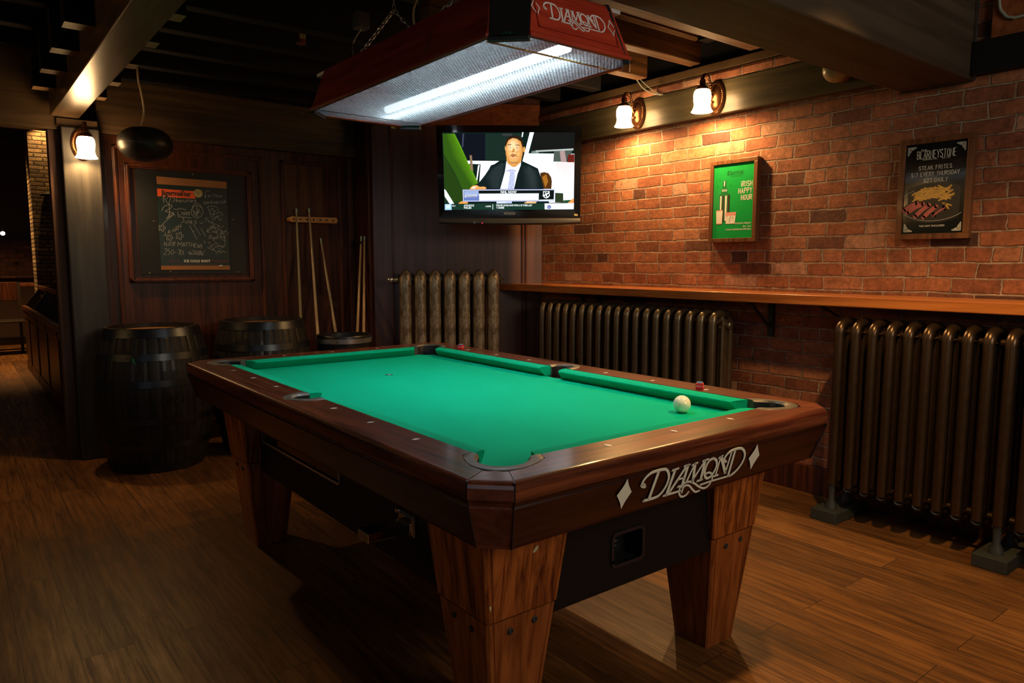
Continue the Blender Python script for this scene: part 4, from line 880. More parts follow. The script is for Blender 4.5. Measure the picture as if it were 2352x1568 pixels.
def rrect(bm, fr, a0, a1, b0, b1, r, wd, th=.004):
    pts = arc(a0+r, b0+r, r, PI, 1.5*PI, 5)+arc(a1-r, b0+r, r, 1.5*PI, 2*PI, 5)+arc(a1-r, b1-r, r, 0, PI/2, 5)+arc(a0+r, b1-r, r, PI/2, PI, 5)
    ribbon(bm, pts+[pts[0]], wd, fr, th=th)
fr_ = lambda a, b, h: (a, y0-h, b)
rrect(bm, fr_, hx0, hx1, hz0, hz1, .016, .010)
bx(bm, hx0, hx1, y0+.02, y0+.07, hz0-.004, hz0); bx(bm, hx0, hx1, y0+.066, y0+.07, hz0, hz1); bx(bm, hx0-.004, hx0, y0+.02, y0+.07, hz0, hz1); bx(bm, hx1, hx1+.004, y0+.02, y0+.07, hz0, hz1)
cr_ = obj('ball_return', bm, M['black'], T)
bm = NB(); bx(bm, .445, .449, y0+.055, y0+.065, .43, .49); bx(bm, .449, .462, y0+.055, y0+.065, .452, .456); bx(bm, .449, .462, y0+.055, y0+.065, .438, .440); obj('latch', bm, M['steel'], cr_)
bm = NB(); fr_ = lambda a, b, h: (x0-h, a, b); rrect(bm, fr_, sy0, sy1, sz0, sz1, .012, .008); bx(bm, x0+.02, x0+.10, sy0, sy1, sz0-.012, sz0-.008)
vw = obj('ball_viewing_slot', bm, M['steel'], T)
bm = NB(); bx(bm, x0+.003, x0+.006, sy0+.004, sy1-.004, sz0+.003, sz1-.003)
m, n, l, b = nt('tinted_window'); b.inputs['Base Color'].default_value = (.35,.36,.38,1); b.inputs['Transmission Weight'].default_value = 1; b.inputs['Roughness'].default_value = .05
obj('window', bm, m, vw)
# coin slide
bm = NB(); bx(bm, x0-.012, x0-.0005, .428, .516, .462, .524); bx(bm, x0-.016, x0-.012, .432, .512, .466, .520)
cs = obj('coin_mechanism', bm, M['chrome'], T, bevel=.003)
bm = NB(); bx(bm, x0-.150, x0-.010, .440, .504, .474, .502); obj('coin_slide', bm, M['chrome'], cs, bevel=.003)
bm = NB()
bx(bm, x0-.145, x0-.100, .452, .492, .5005, .5035)
obj('slide_plate', bm, M['black'], cs)
bm = NB()
for y in (.530, .303): lathe(bm, [(0, -.014), (.007, -.013), (.0095, -.008), (.0095, 0), (0, 0)], c=(x0, y, .516), seg=16, M=Matrix.Rotation(PI/2, 4, 'Y'))
obj_each('lock_bolt', bm, M['chrome'], T, shade=True)

# ball and chalks
bm = NB(); bmesh.ops.create_uvsphere(bm, u_segments=48, v_segments=24, radius=.0286, matrix=Matrix.Translation((.868, .180, ZB+.0288)))
tag(obj('cue_ball', bm, M['ball'], shade=True), 'white cue ball alone on the green cloth', 'ball')
chk = None
for loc, rz, lb in (((1.083, .275, ZR+.0007), .5, 'red chalk cube on the rail near the cue ball'), ((1.078, 1.79, ZR+.0007), .3, 'red chalk cube on the far end of the rail in front of the gold radiator')):
    t = thing('chalk_cube', lb, 'chalk', loc, rz, 'chalk cubes on the rail')
    bm = NB(); bx(bm, -.0125, .0125, -.0125, .0125, 0, .0205); obj('label_paper', bm, M['chalk_red'], t, local=True, bevel=.0008)
    bm = NB(); lathe(bm, [(.0122, 0), (.0122, .024), (.009, .023), (0, .0205)], seg=4, M=Matrix.Rotation(PI/4, 4, 'Z'), cap=False)
    for v in bm.verts: v.co.x *= 1.41; v.co.y *= 1.41; v.co.x *= .74; v.co.y *= .74
    obj('chalk', bm, M['chalk_blue'], t, local=True)
    bm = NB()
    for a in range(4):
        Rz = Matrix.Rotation(a*PI/2, 4, 'Z')
        text_into(bm, 'Master' if a % 2 else 'CHALK', .0072, lambda u, v, h: Rz @ Vector((u, -.0128, v)), 0, .008)
    obj('print', bm, M['white'], t, local=True)

# ------------------------------------------------------------------ hanging table light
LX0, LX1, LY0, LY1, LZ0, LZ1 = .225, .760, .290, 1.700, 1.868, 2.03
t = thing('pool_table_light', 'long mahogany fluorescent light with glowing prismatic diffuser hanging over the pool table', 'lamp', ((LX0+LX1)/2, (LY0+LY1)/2, LZ0))
PT = t
IN = .045; ch = .085
cxm, cym = (LX0+LX1)/2, (LY0+LY1)/2
def lp(x, y, f): return (x + (IN*f if x < cxm else -IN*f), y + (IN*f if y < cym else -IN*f))
def lpanel(a, b, name, m, zlo=LZ0, zhi=LZ1, th=.014):
    d = Vector((b[0]-a[0], b[1]-a[1])).normalized(); nn = Vector((-d.y, d.x))
    if (Vector((cxm, cym)) - Vector(a)).dot(nn) < 0: nn = -nn
    bm = NB(); rs = []
    for f, z in ((0, zlo), (0, zlo+.012), (.06, zlo+.016), (1, zhi)):
        A = lp(*a, f); B = lp(*b, f); o_ = .004 if z <= zlo+.012 else 0
        rs.append([(A[0]-nn.x*o_, A[1]-nn.y*o_, z), (B[0]-nn.x*o_, B[1]-nn.y*o_, z), (B[0]+nn.x*th, B[1]+nn.y*th, z), (A[0]+nn.x*th, A[1]+nn.y*th, z)])
    rings(bm, rs); return obj(name, bm, m, PT, bevel=.002)
M['lamp_wood'] = wood('mahogany_light_housing', (.15,.018,.012), (.30,.042,.026), 'y', .32, .4, .8, .3, .05, cr=.2)
M['lamp_wood_lit'] = wood('mahogany_lit_end', (.45,.045,.022), (.60,.070,.032), 'x', .35, .3, .8, .2, .05, cr=.2)  # end panel red raised to stand in for light from the front
endp = lpanel((LX0+ch, LY0), (LX1-ch*.55, LY0), 'end_panel', M['lamp_wood_lit']); lpanel((LX0+ch, LY1), (LX1-ch*.55, LY1), 'end_panel', M['lamp_wood_lit'])
lpanel((LX0, LY0+ch), (LX0, LY1-ch), 'side_panel', M['lamp_wood']); lpanel((LX1, LY0+ch), (LX1, LY1-ch), 'side_panel', M['lamp_wood'])
for a, b in (((LX0, LY0+ch-.002), (LX0+ch-.002, LY0)), ((LX0, LY1-ch+.002), (LX0+ch-.002, LY1))):
    c_ = lpanel(a, b, 'corner_post', M['black'], LZ0-.010, LZ1+.004, .018)
for a, b in (((LX1-.062, LY0-.006), (LX1+.006, LY0+.058)), ((LX1-.062, LY1+.006), (LX1+.006, LY1-.058))):
    lpanel(a, b, 'corner_post', M['black'], LZ0-.014, LZ1+.004, .018)
# raised frame and lettering on the near end
sl = Vector((0, IN, LZ1-LZ0-.016)).normalized(); en = Vector((0, -sl.z, sl.y))
def lf(a, b, h): return Vector(((LX0+LX1+ch*.45)/2 + a, LY0+.003, LZ0+.018)) + sl*b + en*(.0012+h)
bm = NB()
for a0, a1, b0, b1 in ((-.165, .155, .016, .020), (-.165, .155, .126, .130), (-.165, -.161, .016, .13), (.151, .155, .016, .13)):
    pts = [(a0, b0), (a1, b0), (a1, b1), (a0, b1)]; rings(bm, [[lf(x, y, 0) for x, y in pts], [lf(x, y, .003) for x, y in pts]])
obj('panel_bead', bm, M['lamp_wood_lit'], endp)
bm = NB(); k_ = .58
for pts, wd in LOGO: ribbon(bm, [(p[0]*k_, p[1]*k_) for p in (smooth([(a, b, 0) for a, b in pts], 4) if len(pts) > 4 else [Vector((a, b, 0)) for a, b in pts])], wd*k_*1.0, lambda a, b, h: lf(a-.004, b+.122, h), th=.0012)
for d in LOGO_D: ribbon(bm, [(a*k_, b*k_) for a, b in d+[d[0]]], .0028, lambda a, b, h: lf(a-.004, b+.122, h), th=.0012)
obj('name_lettering', bm, M['white_letters'], endp)
bm = NB()
for y in (.62, 1.32):
    pts = [(LX0+.0125, y), (LX0+.0125, y+.03)]
for q in ((.70, .73),):
    rings(bm, [[(LX0+.004+IN*f-.003, y, LZ0+.016+(LZ1-LZ0-.016)*f) for y, f in ((q[0], .1), (q[1], .1), (q[1], .9), (q[0], .9))], [(LX0+.004+IN*f+.004, y, LZ0+.016+(LZ1-LZ0-.016)*f) for y, f in ((q[0], .1), (q[1], .1), (q[1], .9), (q[0], .9))]])
obj('centre_stile', bm, M['corner_wood'], t)
# lid, tubes, diffuser
bm = NB(); a = lp(LX0, LY0, 1); b = lp(LX1, LY1, 1); bx(bm, a[0]+.002, b[0]-.002, a[1]+.002, b[1]-.002, LZ1-.012, LZ1)
obj('lid', bm, plain('white_enamel', (.75,.77,.8), .5), t)
m_tube = emit('fluorescent_tube', (.80, .95, 1.0), TUBE)
for x in (.560,):
    bm = NB(); tube(bm, [(x, LY0+.12, LZ0+.042), (x, LY1-.12, LZ0+.042)], .016, 12); obj('fluorescent_tube', bm, m_tube, t)
# prismatic diffuser: fine cells, partly clear, partly frosted
m = bpy.data.materials.new('prismatic_diffuser'); m.use_nodes = True; n = m.node_tree.nodes; l = m.node_tree.links; n.clear()
tc = n.new('ShaderNodeTexCoord'); vo = n.new('ShaderNodeTexVoronoi'); vo.inputs['Scale'].default_value = 95; vo.inputs['Randomness'].default_value = .12
mp = n.new('ShaderNodeMapping'); mp.inputs['Rotation'].default_value = (0, 0, PI/4); l.new(tc.outputs['Object'], mp.inputs[0]); l.new(mp.outputs[0], vo.inputs['Vector'])
tr = n.new('ShaderNodeBsdfTranslucent'); tr.inputs[0].default_value = (.075, .085, .09, 1)
tp = n.new('ShaderNodeBsdfTransparent'); tp.inputs[0].default_value = (.75, .80, .84, 1)
gl = n.new('ShaderNodeBsdfGlossy'); gl.inputs['Roughness'].default_value = .25; gl.inputs[0].default_value = (.8,.8,.8,1)
df = n.new('ShaderNodeBsdfDiffuse'); df.inputs[0].default_value = (.14,.15,.16,1)
bp = n.new('ShaderNodeBump'); bp.inputs['Strength'].default_value = .9; bp.inputs['Distance'].default_value = .004; l.new(vo.outputs['Distance'], bp.inputs['Height'])
for q in (tr, gl, df): l.new(bp.outputs[0], q.inputs['Normal'])
rp = n.new('ShaderNodeValToRGB'); rp.color_ramp.elements[0].position = .28; rp.color_ramp.elements[0].color = (.62,.62,.62,1); rp.color_ramp.elements[1].position = .5; rp.color_ramp.elements[1].color = (0,0,0,1)
l.new(vo.outputs['Distance'], rp.inputs[0])
m1 = n.new('ShaderNodeMixShader'); m1.inputs[0].default_value = .35; l.new(tr.outputs[0], m1.inputs[1]); l.new(df.outputs[0], m1.inputs[2])
m2 = n.new('ShaderNodeMixShader'); m2.inputs[0].default_value = .08; l.new(m1.outputs[0], m2.inputs[1]); l.new(gl.outputs[0], m2.inputs[2])
m3 = n.new('ShaderNodeMixShader'); lw = n.new('ShaderNodeLayerWeight'); lw.inputs[0].default_value = .5
mf = n.new('ShaderNodeMath'); mf.operation = 'SUBTRACT'; mf.inputs[0].default_value = 1; l.new(lw.outputs['Facing'], mf.inputs[1])
mg = n.new('ShaderNodeMath'); mg.operation = 'MULTIPLY_ADD'; mg.inputs[1].default_value = .30; mg.inputs[2].default_value = 0; l.new(rp.outputs[0], mg.inputs[0])
mh = n.new('ShaderNodeMath'); mh.operation = 'ADD'; mh.inputs[1].default_value = .75; l.new(mg.outputs[0], mh.inputs[0])
mk = n.new('ShaderNodeMath'); mk.operation = 'MULTIPLY'; mk.use_clamp = True; mq = n.new('ShaderNodeMath'); mq.operation = 'POWER'; mq.inputs[1].default_value = 3.0; l.new(mf.outputs[0], mq.inputs[0]); l.new(mh.outputs[0], mk.inputs[0]); l.new(mq.outputs[0], mk.inputs[1])
l.new(mk.outputs[0], m3.inputs[0]); l.new(m2.outputs[0], m3.inputs[1]); l.new(tp.outputs[0], m3.inputs[2])
rc_ = n.new('ShaderNodeValToRGB'); rc_.color_ramp.elements[0].position = .25; rc_.color_ramp.elements[0].color = (.10,.115,.12,1); rc_.color_ramp.elements[1].position = .55; rc_.color_ramp.elements[1].color = (.022,.026,.028,1)
l.new(vo.outputs['Distance'], rc_.inputs[0]); l.new(rc_.outputs[0], tr.inputs[0]); l.new(rc_.outputs[0], df.inputs[0])
out = n.new('ShaderNodeOutputMaterial'); l.new(m3.outputs[0], out.inputs[0])
bm = NB(); v = [bm.verts.new(p) for p in ((LX0+.014, LY0+.014, LZ0+.004), (LX1-.014, LY0+.014, LZ0+.004), (LX1-.014, LY1-.014, LZ0+.004), (LX0+.014, LY1-.014, LZ0+.004))]; bm.faces.new(v)
obj('diffuser', bm, m, t)
bm = NB(); bx(bm, LX0+.02, LX1-.02, LY0+.112, LY0+.117, LZ0-.002, LZ0+.002); obj('brass_strip', bm, M['brass'], t)
bm = NB(); bx(bm, LX0+.02, LX1-.02, LY1-.115, LY1-.112, LZ0+.001, LZ0+.003); obj('diffuser_joint', bm, M['iron'], t)
# end clips
bm = NB()
for x, y in ((LX0-.012, LY1-.04), (LX1-.11, LY1+.006)): bx(bm, x, x+.022, y, y+.008, LZ0-.008, LZ0)
obj_each('clip', bm, M['brass'], t)
# chains
def chain(a, b):
    a = Vector(a); b = Vector(b); n_ = int((b-a).length/.020); bm = NB(); d = (b-a).normalized()
    s1 = d.orthogonal().normalized(); s2 = d.cross(s1)
    for k in range(n_):
        c_ = a.lerp(b, (k+.5)/n_); s_ = s1 if k % 2 else s2
        pts = [c_ + d*(.013*math.cos(q)) + s_*(.007*math.sin(q)) for q in [2*PI*i/10 for i in range(11)]]
        tube(bm, pts, .0018, 5, cap=False)
    return bm
for y in (.62, 1.38):
    bm = chain((.49, y, LZ1+.23), (LX0+.06, y-.10*(1 if y > 1 else -1), LZ1)); bm2 = chain((.49, y, LZ1+.23), (LX1-.06, y-.10*(1 if y > 1 else -1), LZ1))
    bm3 = chain((.49, y, LZ1+.23), (.49, y, 2.60))
    for q in (bm2, bm3):
        tmp = bpy.data.meshes.new('x'); q.to_mesh(tmp); q.free(); bm.from_mesh(tmp); bpy.data.meshes.remove(tmp)
    obj('chain', bm, M['steel'], t)
bm = NB(); tube(bm, smooth([(.36, .98, 2.03), (.33, .95, 2.12), (.37, .90, 2.25), (.34, .86, 2.40), (.36, .86, 2.61)], 6), .0035, 6); obj('power_cord', bm, M['cord'], t)
bm = NB(); bx(bm, .32, .37, 1.36, 1.41, 2.16, 2.22); tube(bm, smooth([(.345, 1.385, 2.16), (.31, 1.39, 2.10), (.30, 1.36, 2.03)], 5), .003, 6); obj('junction_box', bm, M['steel'], t, bevel=.004)

# ------------------------------------------------------------------ television
t = thing('television', 'flat wall television showing a man in a dark suit, above the gold radiator', 'television', (2.048, 2.642, 1.8328), math.radians(-36.5))
t.rotation_euler = (math.radians(3), 0, math.radians(-36.5))
TV = t; K = .000474
def tv(x, y, h=0): return Vector(((x-1053)*K, -.030-h, -(y-782)*K))
bm = NB()
pr = [(28, 92), (500, 84), (1053, 80), (1600, 84), (2085, 90), (2090, 700), (2085, 1372), (1053, 1385), (60, 1378), (40, 700)]
rings(bm, [[(tv(x, y).x, -.022, tv(x, y).z) for x, y in pr], [(tv(x, y).x*.97, .045, tv(x, y).z*.95) for x, y in pr]])
obj('casing', bm, M['black'], t, local=True, bevel=.006)
bm = NB()
inn = [(112, 188), (1992, 180), (1990, 1256), (138, 1264)]
o4 = [(28, 92), (2085, 90), (2085, 1372), (60, 1378)]
for i in range(4):
    j = (i+1) % 4
    A = [o4[i], o4[j], inn[j], inn[i]]
    rings(bm, [[(tv(x, y).x, -.022, tv(x, y).z) for x, y in A], [(tv(x, y).x, -.032 if k < 2 else -.028, tv(x, y).z) for k, (x, y) in enumerate(A)]])
bz = obj('bezel', bm, M['black_gloss'], t, local=True)
bm = NB(); rs = []
for x in range(60, 2086, 75):
    f = (x-1053)/1030; yb = 1476 - 18*f*f
    rs.append([(tv(x, 1378).x, -.030, tv(x, 1378).z), (tv(x, 1400).x, -.040, tv(x, 1400).z), (tv(x, yb-25).x, -.042, tv(x, yb-25).z), (tv(x, yb).x, -.026, tv(x, yb).z), (tv(x, yb).x, .01, tv(x, yb).z), (tv(x, 1378).x, .01, tv(x, 1378).z)])
rings(bm, rs); sb = obj('speaker_bar', bm, plain('charcoal_plastic', (.035,.037,.042), .4), t, local=True, shade=True)
bm = NB(); polyf(bm, [(668, 1445), (682, 1445), (682, 1456), (668, 1456)], lambda a, b, h: tv(a, b, .0125)); obj('power_light', bm, emit('red_led', (1, .02, .05), 3), sb, local=True)
bm = NB(); ribbon(bm, [(552, 1430), (575, 1430), (575, 1450), (552, 1450), (552, 1430)], 4, lambda a, b, h: tv(a, b, .0125)); obj('mark', bm, M['steel'], sb, local=True)
bm = NB(); text_into(bm, 'TOSHIBA', 46, lambda a, b, h: tv(a, b, .003), 1068, 1328, mi=0)
for v in bm.verts: v.co.z = -(v.co.z*2 - v.co.z) if False else v.co.z
for f in bm.faces: pass
bm.free()
bm = NB()
for k in range(9): polyf(bm, [(990+18*k, 1296), (1001+18*k, 1296), (1001+18*k, 1328), (990+18*k, 1328)], lambda a, b, h: tv(a, b, .003))
obj('name_plate', bm, plain('silver_print', (.22,.22,.23), .4), bz, local=True)
bm = NB(); polyf(bm, [(1998, 1316), (2050, 1318), (2050, 1344), (1998, 1342)], lambda a, b, h: tv(a, b, .003)); obj('sticker', bm, M['gold_print'], bz, local=True)
# picture
EC = {}
def em(c, s=1.0):
    k = (c, s)
    if k not in EC: EC[k] = emit('screen_colour', c, s)
    return EC[k]
pm = []; bm = NB(); lay = [0]
def P_(c, pts, s=1.0):
    mm = em(c, s)
    if mm not in pm: pm.append(mm)
    lay[0] += 1
    polyf(bm, pts, lambda a, b, h: tv(a, b, -.004 + lay[0]*.00004), mi=pm.index(mm))
def T_(c, s_, size, x, y, al='LEFT', xs=1.0, bold=.01):
    mm = em(c)
    if mm not in pm: pm.append(mm)
    lay[0] += 1
    text_into(bm, s_, size, lambda a, b, h: tv(a, y-b, -.004 + lay[0]*.00004), x, 0, align=al, xs=xs, mi=pm.index(mm), bold=bold)
def ell(cx, cy, rx, ry, a0=0, a1=2*PI, n=28): return [(cx+rx*math.cos(a0+(a1-a0)*k/n), cy+ry*math.sin(a0+(a1-a0)*k/n)) for k in range(n + (0 if a1-a0 > 6.2 else 1))]
WH = (1.25, 1.32, 1.4); BK = (.004, .006, .007)
P_((.006, .016, .012), [(100, 176), (2000, 172), (2000, 1262), (125, 1270)])
P_((.035, .11, .008), [(120, 205), (290, 205), (440, 500), (620, 890), (500, 975), (400, 975), (270, 720), (130, 480)])
for k in range(8): P_((.035+.008*k, .11+.022*k, .008), [(150+16*k, 205), (290, 205), (440, 500), (620, 888), (520+9*k, 945-4*k), (240+22*k, 520)])
P_((.12, .36, .01), [(268, 205), (290, 205), (440, 500), (618, 885), (596, 900), (432, 540)])
P_((.022, .06, .008), [(130, 480), (400, 975), (400, 1160), (135, 1170)])
P_((.006, .008, .014), [(300, 204), (1000, 196), (1000, 572), (465, 572)])
P_((.05, .06, .10), [(400, 204), (425, 204), (410, 390), (390, 390)])
P_((.012, .030, .022), [(720, 200), (1240, 198), (1240, 570), (720, 572)])
P_((.04, .05, .045), [(960, 198), (1110, 198), (1100, 230), (970, 232)])
P_(WH, [(465, 576), (918, 578), (840, 630), (480, 618)])
P_(WH, [(655, 620), (850, 615), (770, 720), (635, 872)])
P_((.30, .20, .11), [(500, 500), (530, 500), (550, 720), (510, 700)])
P_(WH, [(618, 640), (642, 630), (606, 850), (592, 840)])
P_(WH, [(1290, 590), (1310, 470), (1992, 475), (1990, 1150), (1640, 1160)])
P_((.010, .011, .010), [(1410, 180), (1992, 178), (1992, 410), (1380, 440)])
P_((.20, .28, .24), [(1380, 440), (1470, 425), (1480, 470), (1375, 475)])
P_((.55, .60, .58), [(1440, 430), (1975, 400), (1975, 425), (1440, 452)])  # greyish blurred reflection painted into the picture
P_((.09, .12, .10), [(1700, 440), (1960, 425), (1900, 585), (1690, 585)])
P_((.5, .35, .33), [(1780, 440), (1850, 430), (1880, 590), (1800, 590)])
P_((.03, .01, .01), [(1900, 485), (1990, 480), (1990, 592), (1885, 592)])
for i in range(5):
    for j in range(5): P_((1.0, .07, .02), ell(1902+22*i+(j % 2)*8, 496+22*j, 6, 6, n=8))
for j in range(10):
    for i in range(11-j//2):
        x_ = 1985-26*i-(j % 2)*12; y_ = 606+21*j
        if x_ > 1720 + 8*j and (x_-1700) > 30*abs(j-5)*.3: P_((1.0, .16, .10), ell(x_, y_, 5.5-.3*j, 6-.3*j, n=8))
P_(WH, [(1352, 182), (1412, 182), (1300, 600), (1245, 600)])
P_(WH, [(1245, 182), (1262, 182), (1250, 250), (1236, 245)])
P_((.10, .035, .008), [(1500, 745), (1560, 730), (1620, 745), (1660, 800), (1672, 860), (1665, 965), (1550, 965)])
P_((.45, .17, .02), [(1530, 800), (1590, 760), (1620, 860), (1580, 950)])
P_((.008, .016, .016), [(560, 968), (560, 920), (640, 870), (720, 770), (775, 690), (800, 640), (960, 585), (1240, 575), (1340, 620), (1470, 680), (1510, 790), (1560, 968)])
for k in range(6): P_((.008+.003*k, .016+.004*k, .018+.004*k), [(700+20*k, 800), (790+12*k, 690), (960, 600), (1000, 640), (930, 960), (760+20*k, 960)])
for k in range(6): P_((.010+.004*k, .018+.005*k, .018+.005*k), [(1240+18*k, 640+20*k), (1340, 640), (1460-10*k, 700+10*k), (1490-14*k, 800), (1500-16*k, 960), (1260+30*k, 960)])
P_((.016, .028, .03), [(1010, 600), (1000, 700), (930, 968), (900, 968), (960, 720), (985, 610)])
P_((1.0, 1.08, 1.2), [(1022, 580), (1232, 570), (1225, 640), (1180, 760), (1130, 970), (932, 970), (1000, 730)])
P_((.16, .20, .42), [(1020, 720), (1095, 690), (1100, 700), (1025, 726)]); P_((.16, .20, .42), [(1100, 690), (1160, 715), (1155, 722), (1100, 702)])
P_((.62, .68, .95), [(1075, 690), (1130, 700), (1142, 790), (1128, 970), (1040, 970), (1068, 790)])
for k in range(9): P_((.22, .27, .60), ell(1070+(k*37) % 55, 725+k*27, 7, 4, n=6))
P_((.9, .42, .10), [(1020, 540), (1240, 540), (1225, 600), (1150, 660), (1110, 662), (1035, 610)])
for k in range(9):
    f = k/8; P_((.80+.45*f, .34+.50*f, .07+.36*f), ell(1132-26*f, 440-60*f, 122*(1-.72*f), 200*(1-.72*f), n=36))
for k in range(5): P_((1.0+.04*k, .50+.05*k, .13+.04*k), ell(1078, 475, 40-7*k, 38-7*k)); P_((.88+.05*k, .42+.05*k, .10+.03*k), ell(1188, 480, 36-6*k, 40-7*k))
for k in range(4): P_((.78+.08*k, .33+.07*k, .08+.03*k), ell(1120, 612, 62-12*k, 24-5*k))
P_((.9, .42, .10), ell(1272, 420, 16, 40)); P_((.95, .5, .15), ell(1010, 400, 10, 36))
P_((.030, .014, .006), [(1008, 400), (1005, 340), (1025, 270), (1070, 236), (1130, 228), (1200, 240), (1245, 280), (1262, 350), (1258, 400), (1240, 360), (1225, 310), (1170, 272), (1110, 262), (1050, 290), (1022, 340)])
P_((.12, .05, .015), [(1040, 352), (1090, 346), (1092, 356), (1042, 364)]); P_((.12, .05, .015), [(1150, 352), (1210, 356), (1208, 366), (1150, 360)])
P_((.9, .8, .7), ell(1076, 388, 18, 6)); P_((.9, .8, .7), ell(1172, 392, 18, 6)); P_((.10, .05, .03), ell(1076, 389, 7, 6, n=10)); P_((.10, .05, .03), ell(1172, 393, 7, 6, n=10))
P_((.75, .30, .06), [(1120, 400), (1132, 400), (1142, 452), (1100, 456), (1098, 448)]); P_((.10, .03, .01), ell(1108, 452, 6, 4, n=8)); P_((.10, .03, .01), ell(1134, 452, 6, 4, n=8))
P_((.45, .20, .06), [(1085, 490), (1118, 478), (1155, 490), (1175, 520), (1160, 516), (1118, 496), (1082, 512), (1068, 520)])
P_((.80, .28, .12), ell(1116, 512, 24, 14)); P_((.12, .03, .01), ell(1116, 512, 13, 7, n=12))
P_((.55, .25, .08), ell(1122, 590, 60, 26)); P_((.95, .5, .14), ell(1122, 575, 56, 20))
P_((1.1, .45, .12), [(500, 960), (540, 925), (600, 915), (640, 940), (700, 935), (735, 950), (730, 972), (500, 975)])
P_((1.2, .9, .7), [(510, 958), (560, 930), (600, 935), (560, 970)])
P_(WH, [(135, 975), (155, 985), (275, 1180), (210, 1180), (140, 1075)])
P_((.012, .035, .02), [(135, 1170), (135, 1075), (210, 1180)])
P_((.03, .05, .02), [(1720, 1020), (1835, 1025), (1840, 1155), (1720, 1155)]); P_((.02, .09, .03), [(1840, 1125), (1990, 1115), (1990, 1165), (1840, 1165)])
P_((1.0, .40, .1), [(1900, 1165), (1960, 1110), (1990, 1100), (1990, 1165)])
P_((.9, .40, .08), [(335, 1170), (380, 1140), (470, 1150), (470, 1180), (335, 1182)]); P_((1.0, .60, .25), [(1270, 1170), (1320, 1140), (1460, 1145), (1440, 1170)])
P_((.30, .35, .8), [(395, 978), (1716, 968), (1712, 1140), (400, 1148)]); P_((.95, .98, 1.2), [(400, 984), (1711, 974), (1707, 1135), (405, 1142)]); P_((.006, .010, .009), [(408, 992), (1704, 981), (1700, 1128), (412, 1135)])
P_((.16, .24, .62), [(415, 997), (625, 994), (627, 1132), (418, 1135)]); P_((.40, .52, .85), [(415, 997), (625, 994), (626, 1060), (560, 1070), (450, 1085), (416, 1100)])
P_((.75, .8, .95), [(430, 1050), (600, 1048), (600, 1080), (430, 1084)]); T_((.02, .02, .04), 'Hurricanes', 34, 515, 1078, 'CENTER', xs=.95)
P_((1.15, 1.2, 1.3), [(630, 1035), (1486, 1028), (1484, 1124), (632, 1131)])
T_((1.1, 1.2, 1.2), 'NHL NOW', 44, 1052, 1026, 'CENTER', 1.05, .03)
T_((.72, .75, .85), 'WINGERS PROVING TO BE', 36, 1055, 1076, 'CENTER', 1.05); T_((.80, .83, .92), 'ELITE OPTIONS THIS YEAR', 34, 1055, 1114, 'CENTER', 1.05)
P_((1.1, 1.2, 1.2), [(1545, 1003), (1560, 995), (1575, 1003), (1592, 992), (1610, 1003), (1625, 995), (1642, 1001), (1637, 1030), (1645, 1060), (1625, 1085), (1592, 1100), (1560, 1085), (1540, 1060), (1550, 1030)])
P_((.01, .012, .012), [(1556, 1012), (1592, 1004), (1630, 1010), (1628, 1035), (1632, 1058), (1592, 1088), (1553, 1060), (1560, 1035)])
P_((1.1, 1.2, 1.2), [(1558, 1052), (1628, 1012), (1628, 1030), (1565, 1068)]); P_((1.1, 1.2, 1.2), [(1575, 1015), (1592, 1015), (1610, 1075), (1595, 1082)])
P_((1.0, 1.1, 1.1), [(1490, 1118), (1698, 1112), (1698, 1126), (1490, 1128)])
P_((.012, .045, .028), [(138, 1180), (880, 1172), (1992, 1166), (1990, 1256), (138, 1264)])
P_((.75, .85, 1.1), [(880, 1144), (1100, 1142), (1100, 1170), (880, 1172)]); T_((.3, .3, .7), 'NFTB', 30, 1055, 1170, 'CENTER')
P_((.45, .80, 1.2), [(140, 1184), (237, 1182), (237, 1264), (140, 1266)]); P_((.8, 1.0, 1.2), [(155, 1195), (215, 1193), (220, 1240), (160, 1245)])
T_((.9, .95, .95), 'MLB', 26, 245, 1216); T_((1, 1.1, 1.1), 'ATHLETICS', 36, 412, 1214, xs=.82, bold=.03); T_((1, 1.1, 1.1), 'PHILLIES', 36, 412, 1246, xs=.82, bold=.03)
T_((1, 1.1, 1.1), '6:40PM', 32, 722, 1224, xs=.8); P_((.8, .9, .9), [(822, 1184), (831, 1184), (831, 1258), (822, 1258)])
T_((1, 1.1, 1.1), 'PHILLIES (18-20) HAVE WON 6 OF THEIR LAST', 34, 876, 1209, xs=.74, bold=.03); T_((1, 1.1, 1.1), '7 GAMES', 36, 878, 1244, xs=.8, bold=.03)
P_((1.1, 1.2, 1.3), [(1570, 1170), (1992, 1164), (1990, 1251), (1572, 1254)]); P_((.12, .15, .5), ell(1635, 1220, 30, 26)); T_((1, 1, 1.1), 'NHL', 22, 1635, 1228, 'CENTER')
P_((.95, 1.0, 1.2), [(1690, 1195), (1960, 1190), (1960, 1225), (1690, 1230)])
obj('screen', bm, pm, t, local=True)
bm = NB()
bx(bm, -.10, .10, .045, .06, -.12, .12); bx(bm, -.03, .03, .06, .56, -.03, .03); bx(bm, -.16, .10, .56, .575, -.14, .14)
obj('wall_bracket', bm, M['black'], t, local=True, bevel=.003)

